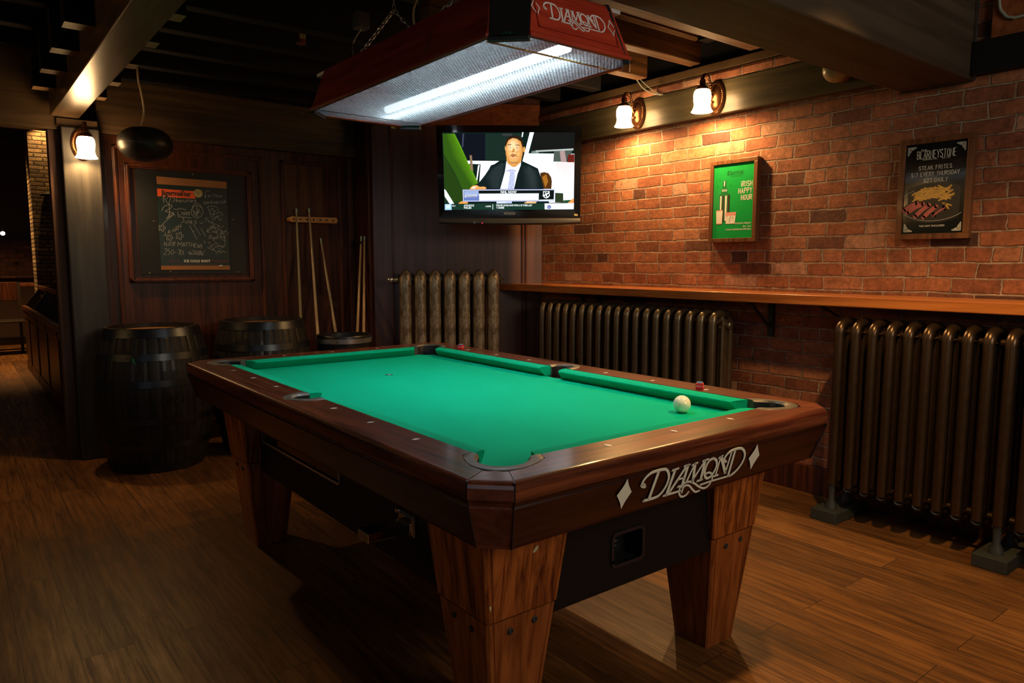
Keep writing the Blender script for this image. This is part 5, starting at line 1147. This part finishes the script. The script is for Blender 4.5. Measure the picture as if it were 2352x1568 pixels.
# ------------------------------------------------------------------ stroke lettering with slab serifs
SF = {'A': [[(0,0),(2,6),(4,0)],[(.8,2.2),(3.2,2.2)]], 'B': [[(0,0),(0,6),(2.6,6),(3.6,5.2),(3.6,3.8),(2.6,3.1),(0,3.1)],[(2.6,3.1),(3.9,2.3),(3.9,.9),(2.8,0),(0,0)]],
 'C': [[(4,4.9),(3,6),(1,6),(0,4.8),(0,1.2),(1,0),(3,0),(4,1.1)]], 'D': [[(0,0),(0,6),(2.4,6),(4,4.6),(4,1.4),(2.4,0),(0,0)]], 'E': [[(3.6,6),(0,6),(0,0),(3.6,0)],[(0,3.1),(2.8,3.1)]],
 'F': [[(3.6,6),(0,6),(0,0)],[(0,3.1),(2.8,3.1)]], 'H': [[(0,0),(0,6)],[(4,0),(4,6)],[(0,3),(4,3)]], 'I': [[(.6,0),(.6,6)]], 'K': [[(0,0),(0,6)],[(3.8,6),(0,2.6)],[(1.4,3.8),(4,0)]],
 'L': [[(0,6),(0,0),(3.6,0)]], 'M': [[(0,0),(0,6),(2.3,2),(4.6,6),(4.6,0)]], 'N': [[(0,0),(0,6),(4,0),(4,6)]], 'O': [[(2,6),(.4,5.2),(0,3),(.4,.8),(2,0),(3.6,.8),(4,3),(3.6,5.2),(2,6)]],
 'P': [[(0,0),(0,6),(2.8,6),(3.8,5.2),(3.8,3.7),(2.8,2.9),(0,2.9)]], 'R': [[(0,0),(0,6),(2.8,6),(3.8,5.2),(3.8,3.8),(2.8,3),(0,3)],[(2,3),(4,0)]],
 'S': [[(3.8,5),(3,6),(1,6),(.1,5),(.4,3.7),(3.5,2.4),(3.9,1.1),(3,0),(1,0),(0,1)]], 'T': [[(2,0),(2,6)],[(0,6),(4,6)]], 'U': [[(0,6),(0,1.2),(1,0),(3,0),(4,1.2),(4,6)]],
 'V': [[(0,6),(2,0),(4,6)]], 'Y': [[(0,6),(2,3),(4,6)],[(2,3),(2,0)]], '$': [[(3.8,5),(3,6),(1,6),(.1,5),(.4,3.7),(3.5,2.4),(3.9,1.1),(3,0),(1,0),(0,1)],[(2,-.8),(2,6.8)]],
 '1': [[(.2,5),(1.2,6),(1.2,0)],[(.2,0),(2.2,0)]], '7': [[(0,6),(3.6,6),(1.4,0)]], '2': [[(0,4.8),(1,6),(2.8,6),(3.7,4.8),(3.3,3.5),(0,0),(3.8,0)]], ' ': []}
SER = {'A': [(0,0),(4,0)], 'H': [(0,0),(4,0),(0,6),(4,6)], 'I': [(.6,0),(.6,6)], 'P': [(0,0)], 'R': [(0,0),(4,0)], 'U': [(0,6),(4,6)], 'Y': [(2,0),(0,6),(4,6)], 'K': [(0,0),(0,6),(4,0),(3.8,6)], 'T': [(2,0)], 'F': [(0,0)], 'M': [(0,0),(4.6,0)], 'N': [(0,0),(4,6)], 'V': [(0,6),(4,6)], 'L': [(0,6)], 'B': [], 'D': [], 'E': []}
def slab(bm, s, hgt, fr, x, y, xs=1.0, wd=None, gap=1.3, align='C', ser=True, mi=0, h=0.0006):
    k = hgt/6; wd = wd or hgt*.16
    adv = lambda c: {'I': 1.2, ' ': 2.2, 'M': 4.6, '1': 2.2}.get(c, 4)
    tot = sum(adv(c)+gap for c in s)-gap
    cx_ = x - (tot*k*xs/2 if align == 'C' else tot*k*xs if align == 'R' else 0)
    for c in s:
        for st in SF.get(c, []):
            ribbon(bm, [(cx_+a*k*xs, y+b*k) for a, b in st], wd, lambda a, b, h_: fr(a, b, h), mi=mi, cap=False)
        if ser:
            for a, b in SER.get(c, []): ribbon(bm, [(cx_+(a-.9)*k*xs, y+b*k), (cx_+(a+.9)*k*xs, y+b*k)], wd*.6, lambda a_, b_, h_: fr(a_, b_, h), mi=mi, cap=False)
        cx_ += (adv(c)+gap)*k*xs

# ------------------------------------------------------------------ framed posters (local: x to the right seen from the room, z up, -y to the room)
def framed(label, y0, y1, z0, z1, fw, back_m, cat='poster'):
    cy, cz = (y0+y1)/2, (z0+z1)/2; w_, h_ = (y1-y0), (z1-z0)
    t = thing('framed_poster', label, cat, (2.648, cy, cz), -PI/2)
    bm = NB(); d = .038
    for a in ((-w_/2, w_/2, h_/2-fw, h_/2), (-w_/2, w_/2, -h_/2, -h_/2+fw), (-w_/2, -w_/2+fw, -h_/2+fw, h_/2-fw), (w_/2-fw, w_/2, -h_/2+fw, h_/2-fw)):
        bx(bm, a[0], a[1], -d, 0, a[2], a[3])
    fr = obj('frame', bm, M['frame'], t, local=True, bevel=.002)
    bm = NB()
    for x, z in ((0, h_/2-fw/2), (0, -h_/2+fw/2)): lathe(bm, [(.003, -.0005), (.003, .001), (0, .0012)], c=(x, -d, z), seg=8, M=Matrix.Rotation(PI/2, 4, 'X'))
    obj_each('screw', bm, M['steel'], fr, local=True)
    bm = NB(); bx(bm, -w_/2+fw, w_/2-fw, -d+.008, -.004, -h_/2+fw, h_/2-fw); sheet = obj('poster_sheet', bm, back_m, t, local=True)
    f = lambda a, b, h: (a, -d+.0077-h, b)
    return t, sheet, f, w_-2*fw, h_-2*fw
# Irish happy hour
t, sh, f, pw, ph = framed('wood framed green poster reading Irish Happy Hour', 1.088, 1.408, 1.366, 1.840, .024, M['p_green'])
bm = NB(); mats = [M['white'], M['ink'], M['bottle_print'], M['pink'], plain('shade_green', (.01,.20,.05), .3), M['steak_dark']]
X = lambda u: -pw/2 + pw*u; Z = lambda v: ph/2 - ph*v
# u,v measured on the sheet from top left
for s_, v in (('IRISH', .315), ('HAPPY', .405), ('HOUR', .495)): slab(bm, s_, ph*.064, f, X(.955), Z(v), xs=.66, wd=.0040, align='R', gap=2.3)
text_into(bm, 'MONDAY-FRIDAY', .0135, lambda a, b, h: f(a, b, .0006), X(.965), Z(.815), 'RIGHT', bold=.01); text_into(bm, '3pm - 6pm', .0125, lambda a, b, h: f(a, b, .0006), X(.965), Z(.855), 'RIGHT', bold=.01)
text_into(bm, 'FOOD & BEVERAGE SPECIALS', .0130, lambda a, b, h: f(a, b, .0006), X(.965), Z(.895), 'RIGHT', bold=.01)
text_into(bm, 'THE', .010, lambda a, b, h: f(a, b, .0006), X(.38), Z(.105), mi=1); slab(bm, 'BLARNEYSTONE', .019, f, X(.54), Z(.15), xs=.52, wd=.0012, mi=1, gap=1.6)
ribbon(bm, [(X(.42), Z(.170)), (X(.70), Z(.168))], .001, lambda a, b, h: f(a, b, .0006), mi=1)
def quad(u0, v0, u1, v1, mi, h=.0003): polyf(bm, [(X(u0), Z(v0)), (X(u1), Z(v0)), (X(u1), Z(v1)), (X(u0), Z(v1))], lambda a, b, h_: f(a, b, h), mi=mi)
quad(.23, .215, .32, .30, 2); quad(.22, .30, .33, .325, 4, .0004); quad(.20, .325, .35, .37, 2); quad(.26, .22, .285, .29, 0, .0005)
for k in range(4): quad(.215+.035*k, .333, .232+.035*k, .364, 0, .0006)
polyf(bm, [(X(.20), Z(.37)), (X(.35), Z(.37)), (X(.42), Z(.41)), (X(.14), Z(.41))], lambda a, b, h_: f(a, b, .0004), mi=4)
quad(.15, .41, .42, .78, 2)
for u0, u1, mi in ((.17, .21, 0), (.24, .27, 5), (.30, .345, 0), (.375, .405, 5)): quad(u0, .42, u1, .76, mi, .0005)
for u0, u1, mi in ((.165, .172, 1), (.405, .412, 1)): quad(u0, .41, u1, .78, mi, .00055)
polyf(bm, [(X(.08), Z(.615)), (X(.25), Z(.615)), (X(.235), Z(.805)), (X(.095), Z(.805))], lambda a, b, h_: f(a, b, .0008), mi=0)
polyf(bm, [(X(.08), Z(.615)), (X(.25), Z(.615)), (X(.25), Z(.628)), (X(.08), Z(.628))], lambda a, b, h_: f(a, b, .0009), mi=3); polyf(bm, [(X(.095), Z(.793)), (X(.235), Z(.793)), (X(.235), Z(.805)), (X(.095), Z(.805))], lambda a, b, h_: f(a, b, .0009), mi=3)
polyf(bm, [(X(.32), Z(.650)), (X(.59), Z(.650)), (X(.56), Z(.805)), (X(.335), Z(.805))], lambda a, b, h_: f(a, b, .0008), mi=0)
polyf(bm, [(X(.32), Z(.650)), (X(.59), Z(.650)), (X(.578), Z(.695)), (X(.325), Z(.695))], lambda a, b, h_: f(a, b, .0009), mi=3)
for pts in (((.36, .69), (.358, .715)), ((.46, .70), (.42, .78)), ((.55, .685), (.548, .70)), ((.51, .71), (.508, .74))): ribbon(bm, [(X(a), Z(b)) for a, b in pts], .0022, lambda a, b, h: f(a, b, .0011), mi=1)
for u, v in ((.155, .205), (.105, .288), (.43, .288)): polyf(bm, [(X(u)+.003*math.cos(q), Z(v)+.003*math.sin(q)) for q in (0, 1.2, 2.4, 3.6, 4.9)], lambda a, b, h: f(a, b, .0006), mi=1)
obj('printed_artwork', bm, mats, sh, local=True)
# steak frites
t, sh, f, pw, ph = framed('wood framed black poster advertising steak frites', .003, .320, 1.357, 1.823, .026, M['p_black'])
bm = NB(); mats = [M['knot'], M['fries'], M['steak'], M['steak_dark'], M['plate_print'], M['p_green']]
def F_(a, b, h=.0006): return f(a, b, h)
polyf(bm, [(X(.5)+pw*.60*math.cos(q), Z(.66)+ph*.225*math.sin(q)) for q in [2*PI*i/40 for i in range(40)] if abs(math.cos(q)) < .80], lambda a, b, h: f(a, b, .0002), mi=4)
ribbon(bm, [(X(.5)+pw*.60*math.cos(q), Z(.64)+ph*.22*math.sin(q)) for q in [PI*1.22+PI*.56*i/20 for i in range(21)]], .0012, lambda a, b, h: f(a, b, .0003), mi=0, cap=False)
ribbon(bm, [(X(.5)+pw*.60*math.cos(q), Z(.70)+ph*.22*math.sin(q)) for q in [PI*.68+PI*.14*i/20 for i in range(21)]], .0012, lambda a, b, h: f(a, b, .0003), mi=0, cap=False)
random.seed(4)
for k in range(64):
    r_ = random.random(); u = .20+.56*random.random(); v = .49+.11*random.random() + .10*abs(u-.52)
    a = random.uniform(-.6, .7); ln = random.uniform(.06, .13)
    mm = 1
    c0_ = Vector((X(u), Z(v))); d_ = Vector((math.cos(a), math.sin(a)))*pw*ln
    ribbon(bm, [c0_-d_, c0_+d_], .0078, lambda a_, b_, h, k=k: f(a_, b_, .0008+.00001*k), mi=1, cap=False)
    ribbon(bm, [c0_-d_+Vector((0, -.0032)), c0_+d_+Vector((0, -.0032))], .0009, lambda a_, b_, h, k=k: f(a_, b_, .000805+.00001*k), mi=3, cap=False)
for k, (u, v, u2, v2) in enumerate(((.02, .725, .24, .655), (.08, .755, .34, .665), (.22, .80, .44, .68), (.36, .815, .56, .70), (.52, .80, .70, .72))):
    a = Vector((X(u), Z(v))); b_ = Vector((X(u2), Z(v2)))
    ribbon(bm, smooth([(a.x, a.y, 0), ((a.x+b_.x)/2, (a.y+b_.y)/2+.004, 0), (b_.x, b_.y, 0)], 4), .026, lambda p, q, h, k=k: f(p, q, .0016+.00002*k), mi=3)
    ribbon(bm, smooth([(a.x, a.y-.002, 0), ((a.x+b_.x)/2, (a.y+b_.y)/2+.002, 0), (b_.x, b_.y-.002, 0)], 4), .018 if k < 4 else .007, lambda p, q, h, k=k: f(p, q, .0017+.00002*k), mi=2)
for (u, v, u2, v2) in ((.66, .67, .80, .70), (.70, .68, .76, .735), (.63, .62, .78, .62)): ribbon(bm, [(X(u), Z(v)), (X(u2), Z(v2))], .0065, lambda p, q, h: f(p, q, .0019), mi=1)
text_into(bm, 'THE', .014, lambda a, b, h: f(a, b, .0006), X(.30), Z(.088)); slab(bm, 'BLARNEYSTONE', .034, F_, X(.51), Z(.165), xs=.45, wd=.0026, gap=1.6)
text_into(bm, 'HARRISON, VAN.        EST. 1972', .0085, lambda a, b, h: f(a, b, .0006), X(.51), Z(.185))
slab(bm, 'STEAK FRITES', .0165, F_, X(.5), Z(.29), xs=.80, wd=.0020, gap=1.9); slab(bm, '$17 EVERY THURSDAY', .0165, F_, X(.5), Z(.36), xs=.76, wd=.0020, gap=1.9); slab(bm, '$27 DAILY', .0165, F_, X(.52), Z(.43), xs=.80, wd=.0020, gap=1.9)
text_into(bm, 'TAX NOT INCLUDED', .0115, lambda a, b, h: f(a, b, .0006), X(.5), Z(.925), bold=.01)
for cx_, cy_, sx, sy in ((.035, .03, 1, -1), (.965, .03, -1, -1), (.035, .975, 1, 1), (.965, .975, -1, 1)):
    o_ = Vector((X(cx_), Z(cy_))); q = .037
    def kp(a, b): return (o_.x+sx*a*q, o_.y+sy*b*q)
    for pts in ([(0, 0), (.9, .0), (1.0, .06), (.45, .35), (.05, 1.0), (0, .9), (0, 0)], [(.1, .1), (.8, .08), (.3, .3), (.08, .8), (.1, .1)], [(.05, .5), (.3, .25), (.5, .05), (.25, .12), (.12, .25), (.05, .5)], [(.02, .75), (.2, .45), (.45, .2), (.75, .02), (.5, .3), (.3, .5), (.02, .75)]):
        ribbon(bm, [kp(a, b) for a, b in pts], .0021, F_, cap=False)
obj('printed_artwork', bm, mats, sh, local=True)

# ------------------------------------------------------------------ chalkboard with the marker-covered poster
t = thing('chalkboard', 'dark chalkboard panel inside the moulding above the left barrel', 'chalkboard', (.348, 3.998, 1.51))
bm = NB(); bx(bm, .004, .692, 3.986, 3.999, 1.168, 1.858); obj('board', bm, M['slate'], t)
bm = NB()
for x, z in ((.06, 1.176), (.19, 1.186), (.64, 1.18), (.36, 1.846), (.10, 1.52), (.62, 1.55)): lathe(bm, [(.004, 0), (.003, .002), (0, .003)], c=(x, 3.986, z), seg=8, M=Matrix.Rotation(PI/2, 4, 'X'))
obj_each('pin', bm, M['gold_print'], t)
t = thing('drawn_on_poster', 'green drinks poster covered in chalk names, pinned on the chalkboard', 'poster', (.354, 3.985, 1.505))
a0, a1, b0, b1 = .130, .581, 1.197, 1.815
bm = NB(); bx(bm, a0, a1, 3.9825, 3.985, b0, b1); sh = obj('poster_sheet', bm, M['jag_green'], t)
fp = lambda a, b, h: (a, 3.9822-h, b)
bm = NB(); polyf(bm, [(a0, b1), (a1, b1-.006), (a1, b1-.052), (a0, b1-.05)], fp); polyf(bm, [(a0, b0), (a1, b0), (a1, b0+.028), (a0, b0+.028)], fp); obj_each('kraft_strip', bm, M['kraft'], sh)
bm = NB(); polyf(bm, [(a0, b1-.080), (a0+.238, b1-.083), (a0+.238, b1-.135), (a0, b1-.130)], lambda a, b, h: fp(a, b, .0003)); obj('orange_band', bm, M['jag_orange'], sh)
bm = NB(); text_into(bm, 'J\u00e4germei\u017fter', .049, lambda a, b, h: fp(a, b, .0006), a0+.118, b1-.121, bold=.028, xs=.86, space=.9); obj('band_lettering', bm, M['ink'], sh)
bm = NB(); cc = (a0+.258, b1-.096)
polyf(bm, [(cc[0]+.030*math.cos(q), cc[1]+.029*math.sin(q)) for q in [2*PI*i/28 for i in range(28)]], lambda a, b, h: fp(a, b, .0007))
for r_ in (.026,): ribbon(bm, [(cc[0]+r_*math.cos(q), cc[1]+r_*math.sin(q)) for q in [2*PI*i/28 for i in range(29)]], .0015, lambda a, b, h: fp(a, b, .0009), mi=1, cap=False)
for pts in ([(-.013, .012), (-.010, 0), (0, -.006), (.010, 0), (.013, .012)], [(0, -.006), (0, -.018)], [(-.006, .012), (-.004, .004)], [(.006, .012), (.004, .004)]): ribbon(bm, [(cc[0]+a, cc[1]+b) for a, b in pts], .002, lambda a, b, h: fp(a, b, .0009), mi=1)
obj('gold_seal', bm, [M['gold_print'], M['ink']], sh)
bm = NB(); text_into(bm, 'ICE COLD SHOT', .0235, lambda a, b, h: fp(a, b, .0006), a0+.232, b0+.052, bold=.03); obj('bottom_lettering', bm, M['knot'], sh)
bm = NB(); text_into(bm, 'ENJOY AN', .014, lambda a, b, h: fp(a, b, .0006), a0+.085, b0+.054); text_into(bm, 'WITH STRANGERS', .014, lambda a, b, h: fp(a, b, .0006), a0+.385, b0+.054); ribbon(bm, [(a0+.09, b0+.038), (a0+.38, b0+.038)], .001, lambda a, b, h: fp(a, b, .0006)); obj('small_lettering', bm, M['red_small'], sh)
bm = NB()
for st in CHALK: ribbon(bm, smooth([(a, b, 0) for a, b in st], 3) if 2 < len(st) < 17 else st, .0024, lambda a, b, h: fp(a, b, .0010), cap=False)
for k in range(26):
    x = a1-.125+.11*random.random(); z = b0+.10+.20*random.random()
    ribbon(bm, [(x, z), (x+random.uniform(-.03, .03), z+random.uniform(-.02, .03))], .0016, lambda a, b, h: fp(a, b, .0009), cap=False)
obj('chalk_writing', bm, M['chalk'], sh)
bm = NB(); bx(bm, a1-.075, a1-.05, 3.978, 3.985, b0+.024, b0+.031); obj('price_tab', bm, M['white'], sh)

# ------------------------------------------------------------------ barrels and cue bucket
def barrel(label, x, y, h_, rt, rb, extra=None):
    t = thing('barrel', label, 'barrel', (x, y, 0), 0, 'old whisky barrels by the back wall')
    def R_(z): s_ = (z/h_-.5)*2; return rt + (rb-rt)*(1-s_*s_)
    bm = NB(); N = 30; seg = N*4
    rs = []
    for k in range(15):
        z = h_*k/14
        ring = []
        for q in range(seg):
            gpt = (q % 4) in (0,)
            ring.append(((R_(z)-(.0035 if gpt else 0))*math.cos(2*PI*q/seg), (R_(z)-(.0035 if gpt else 0))*math.sin(2*PI*q/seg), z))
        rs.append(ring)
    for r_, z in ((rt-.022, h_), (rt-.024, h_-.035), (0.001, h_-.035)): rs.append([(r_*math.cos(2*PI*q/seg), r_*math.sin(2*PI*q/seg), z) for q in range(seg)])
    rings(bm, rs); obj('staves', bm, M['barrel'], t, local=True)
    bm = NB(); lathe(bm, [(0, h_-.034), (rt-.026, h_-.034), (rt-.026, h_-.030), (0, h_-.030)], seg=40); obj('barrel_head', bm, M['barrel_head'], t, local=True)
    for z0_, z1_ in ((h_-.052, h_-.004), (h_-.185, h_-.145), (h_-.34, h_-.30), (.30, .34), (.145, .185), (.004, .052)):
        bm = NB(); lathe(bm, [(R_(z0_)+.0005, z0_), (R_(z0_)+.0035, z0_), (R_(z1_)+.0035, z1_), (R_(z1_)+.0005, z1_)], seg=64)
        lathe(bm, [(.005, 0), (.003, .003), (0, .003)], c=(-.61*(R_(z0_)+.003), -.79*(R_(z0_)+.003), (z0_+z1_)/2), seg=8, M=Matrix.Rotation(PI/2, 4, 'X') )
        obj('hoop', bm, M['hoop'], t, local=True, shade=True)
    return t
b1_ = barrel('dark whisky barrel with orange lit top beside the wooden post', -.035, 3.535, .862, .262, .335)
bm = NB(); text_into(bm, 'NVT', .07, lambda a, b, h: (.335*math.sin(a/.335+.12), -.338*math.cos(a/.335+.12), b), 0, .42, bold=.01)
obj('stencilled_letters', bm, M['ink'], b1_, local=True)
bm = NB(); polyf(bm, [(0, .035), (.008, .022), (.006, .012), (.016, -.004), (.010, -.006), (-.004, .008), (-.006, .024)], lambda a, b, h: (.333*math.sin(a/.333-.52), -.334*math.cos(a/.333-.52), .67+b)); obj('green_mark', bm, plain('green_paint', (.01,.20,.05), .5), b1_, local=True)
barrel('dark whisky barrel in the middle, between the other barrel and the cue tub', .650, 3.560, .868, .262, .330)
t = thing('cue_tub', 'black tub with a shiny metal rim band holding pool cues', 'tub', (1.185, 3.435, 0))
bm = NB(); lathe(bm, [(.001, 0), (.165, 0), (.172, .03), (.185, .70), (.190, .735), (.186, .742), (.178, .735), (.172, .60), (.16, .10), (.001, .09)], seg=56); obj('tub_body', bm, M['black'], t, local=True, shade=True)
bm = NB(); lathe(bm, [(.186, .690), (.193, .690), (.194, .722), (.187, .722)], seg=56); hb = obj('rim_band', bm, M['steel'], t, local=True, shade=True)
bm = NB(); lathe(bm, [(.007, 0), (.005, .004), (0, .004)], c=(-.118, -.152, .706), seg=10, M=Matrix.Rotation(PI/2, 4, 'X')); obj('rivet', bm, M['iron'], hb, local=True)
# cues
def cue(label, tip, base, m, ferr=True):
    tip = Vector(tip); base = Vector(base); t = thing('pool_cue', label, 'pool cue', base, 0, 'pool cues by the back wall')
    d = tip-base; L_ = d.length; dn = d.normalized()
    def P(s_): return dn*s_
    bm = NB(); tube(bm, [P(.42), P(L_-.03)], [.0125, .0068], 12); obj('shaft', bm, m, t, local=True, shade=True)
    bm = NB(); tube(bm, [P(0), P(.01), P(.42)], [.013, .0155, .0127], 12); obj('butt', bm, M['butt'], t, local=True, shade=True)
    bm = NB(); tube(bm, [P(L_-.031), P(L_-.002), P(L_)], [.0072, .0070, .004], 12); obj('tip', bm, M['ferrule'], t, local=True, shade=True)
    return t
cue('leftmost pool cue, olive coloured with an orange butt, leaning on the cue rack', (1.066, 3.945, 1.645), (.955, 3.62, .0), M['cue_green'])
cue('pale pool cue second from the left, leaning on the cue rack', (1.164, 3.945, 1.652), (1.045, 3.50, .10), M['cue'])
cue('short pale pool cue leaning alone in the middle of the panel', (1.262, 3.975, 1.430), (1.205, 3.41, .10), M['cue'])
cue('tan pool cue in the corner, left one of the crossed pair in the tub', (1.530, 3.83, 1.450), (1.262, 3.47, .10), M['cue_tan'])
cue('tan pool cue in the corner, right one of the pair in the tub', (1.542, 3.80, 1.448), (1.305, 3.41, .10), M['cue_tan'])
bm = NB()
tube(bm, [(1.554, 3.81, 1.40), (1.500, 3.81, 1.40)], .008, 8); bx(bm, 1.500, 1.552, 3.79, 3.85, 1.392, 1.408); bx(bm, 1.545, 1.5555, 3.78, 3.86, 1.37, 1.43)
tag(obj('cue_clip', bm, M['black']), 'small black clip holding two cues in the corner', 'clip')
t = thing('cue_rack', 'light pine cue rack strip with dark holes on the back wall', 'rack', (1.195, 3.985, 1.565))
bm = NB(); prof = [(1.000, 1.565), (1.012, 1.580), (1.030, 1.587), (1.375, 1.590), (1.388, 1.582), (1.390, 1.556), (1.375, 1.545), (1.030, 1.545), (1.012, 1.552)]
rings(bm, [[(x, 3.940, z) for x, z in prof], [(x, 3.999, z) for x, z in prof]]); obj('rack_strip', bm, M['rack'], t, bevel=.003)
bm = NB()
for k in range(7): lathe(bm, [(.0075, 0), (.0075, .001), (0, .001)], c=(1.04+.052*k, 3.9398, 1.567), seg=12, M=Matrix.Rotation(PI/2, 4, 'X'))
obj_each('cue_hole', bm, M['ink'], t)

# ------------------------------------------------------------------ hanging speaker
t = thing('hanging_speaker', 'round black speaker shaped like a flattened ball hanging by a cord', 'speaker', (.008, 3.66, 1.97))
bm = NB(); lathe(bm, [(.001, -.104)]+[(.157*math.sin(q)**.8, -.104*math.cos(q)) for q in [PI*k/18 for k in range(1, 15)]]+[(.098, .084), (.085, .092), (.075, .094), (.072, .088), (.02, .086), (.001, .088)], seg=56); obj('shell', bm, M['speaker'], t, local=True, shade=True)
bm = NB(); lathe(bm, [(.1563, -.003), (.1575, 0), (.1563, .003)], seg=56); lathe(bm, [(.022, .084), (.020, .094), (.001, .095)], seg=20); obj('seam_ring', bm, M['black'], t, local=True, shade=True)
bm = NB(); tube(bm, smooth([(-.03, -.03, .09), (-.015, -.02, .13), (0, 0, .18), (0, 0, .24), (-.012, 0, .33), (-.022, 0, .405), (-.022, 0, .649)], 6), .0055, 8); obj('cord', bm, M['cord'], t, local=True, shade=True)
# red lantern near the ceiling
t = thing('red_lantern', 'tiny dark red lantern hanging in the shadows above the table light', 'lantern', (.49, 2.35, 2.40))
bm = NB(); lathe(bm, [(.001, .075), (.008, .07), (.012, .055), (.038, .045), (.030, .040), (.024, -.04), (.028, -.045), (.008, -.055), (.001, -.06)], seg=6); obj('body', bm, M['red_lantern'], t, local=True)
bm = NB(); bx(bm, -.016, .016, -.027, -.024, -.028, .03); obj('pane', bm, M['globe_off'], t, local=True)
bm = NB(); tube(bm, [(0, 0, .07), (0, 0, .218)], .002, 6); obj('chain', bm, M['iron'], t, local=True)

# ------------------------------------------------------------------ the room beyond
t = thing('divider_cabinet', 'low dark divider cabinet with slanted open compartments behind the post', 'cabinet', (-.17, 6.5, 0))
bm = NB(); bx(bm, -.325, .0, 4.15, 8.9, 0, .70)
for y in (4.7, 5.6, 6.5, 7.4, 8.3): bx(bm, -.335, -.325, y-.03, y+.03, .02, .69)
bx(bm, -.335, -.325, 4.15, 8.9, .62, .70); bx(bm, -.335, -.325, 4.15, 8.9, 0, .10)
obj('body', bm, M['panel'], t, bevel=.004)
bm = NB(); bx(bm, -.345, -.300, 4.15, 8.95, .70, .745); obj('front_rail', bm, M['mould'], t, bevel=.004)
bm = NB(); bx(bm, -.18, -.145, 4.15, 8.95, .935, .975); bx(bm, -.18, .0, 8.9, 8.94, .935, .97); obj('top_rail', bm, M['mould'], t, bevel=.004)
for k in range(6):
    y = 4.3+.92*k; bm = NB(); rings(bm, [[(-.32, q, .74), (-.16, q, .95), (-.16, q, .70), (-.32, q, .70)] for q in (y-.012, y+.012)]); obj('divider', bm, M['dark_far'], t)
bm = NB(); bx(bm, -.155, -.145, 4.15, 8.9, .70, .94); obj('back_board', bm, M['dark_far'], t)
bm = NB(); bx(bm, -.17, .60, 9.0, 9.4, 0, 3.19)
tag(obj('stone_pillar', bm, M['stone']), 'stacked stone pillar lit from above in the room beyond', 'pillar')
bm = NB(); lathe(bm, [(.02, 0), (.07, .01), (.075, .03), (.03, .05), (.001, .05)], c=(.0, 8.93, 2.02), seg=16, sx=1.2); tag(obj('wall_lamp', bm, M['iron']), 'small dark unlit wall lamp hood on the stone pillar', 'lamp')
bm = NB(); bx(bm, -6, 1.4, 12.8, 12.99, 1.0, 1.6); tag(obj('back_counter', bm, M['far_brick']), 'dim brick front below the far wall of the room beyond', 'counter')
bm = NB(); bmesh.ops.create_uvsphere(bm, u_segments=14, v_segments=8, radius=.030, matrix=Matrix.Translation((-.32, 12.0, 1.68))); tube(bm, [(-.32, 12.0, 1.70), (-.32, 12.0, 2.62)], .004, 6, mi=1); tag(obj('pendant_lamp', bm, [M['warm_bulb'], M['iron']], shade=True), 'tiny bright white hanging bulb at the left edge of the photo', 'lamp')
# dark tables and chairs far away
def chair(x, y, rz, label):
    t = thing('dining_chair', label, 'chair', (x, y, 0), rz, 'dark chairs in the room beyond')
    bm = NB(); bx(bm, -.21, .21, -.21, .21, .44, .47); obj('seat', bm, M['dark_far'], t, local=True, bevel=.01)
    bm = NB(); bx(bm, -.21, .21, .19, .22, .72, .98); obj('backrest', bm, M['panel'], t, local=True, bevel=.01)
    for a, b in ((-1, -1), (1, -1), (-1, 1), (1, 1)):
        bm = NB(); bx(bm, a*.19-.017, a*.19+.017, b*.19-.017, b*.19+.017, 0, .98 if b > 0 else .44); obj('leg', bm, M['dark_far'], t, local=True)
chair(-.42, 10.6, .1, 'dark chair in the room beyond, at the very left edge of the photo'); chair(.30, 10.6, -.2, 'dark chair in the room beyond, just left of the divider cabinet top')
t = thing('dining_table', 'dark table behind the chairs in the room beyond', 'table', (-.25, 11.6, 0))
bm = NB(); bx(bm, -1.0, .55, -.35, .35, .90, .95); obj('tabletop', bm, M['mould'], t, local=True, bevel=.01)
for a in (-.8, .35):
    bm = NB(); bx(bm, a-.04, a+.04, -.04, .04, .03, .90); bx(bm, a-.2, a+.2, -.2, .2, 0, .03); obj('leg', bm, M['dark_far'], t, local=True)
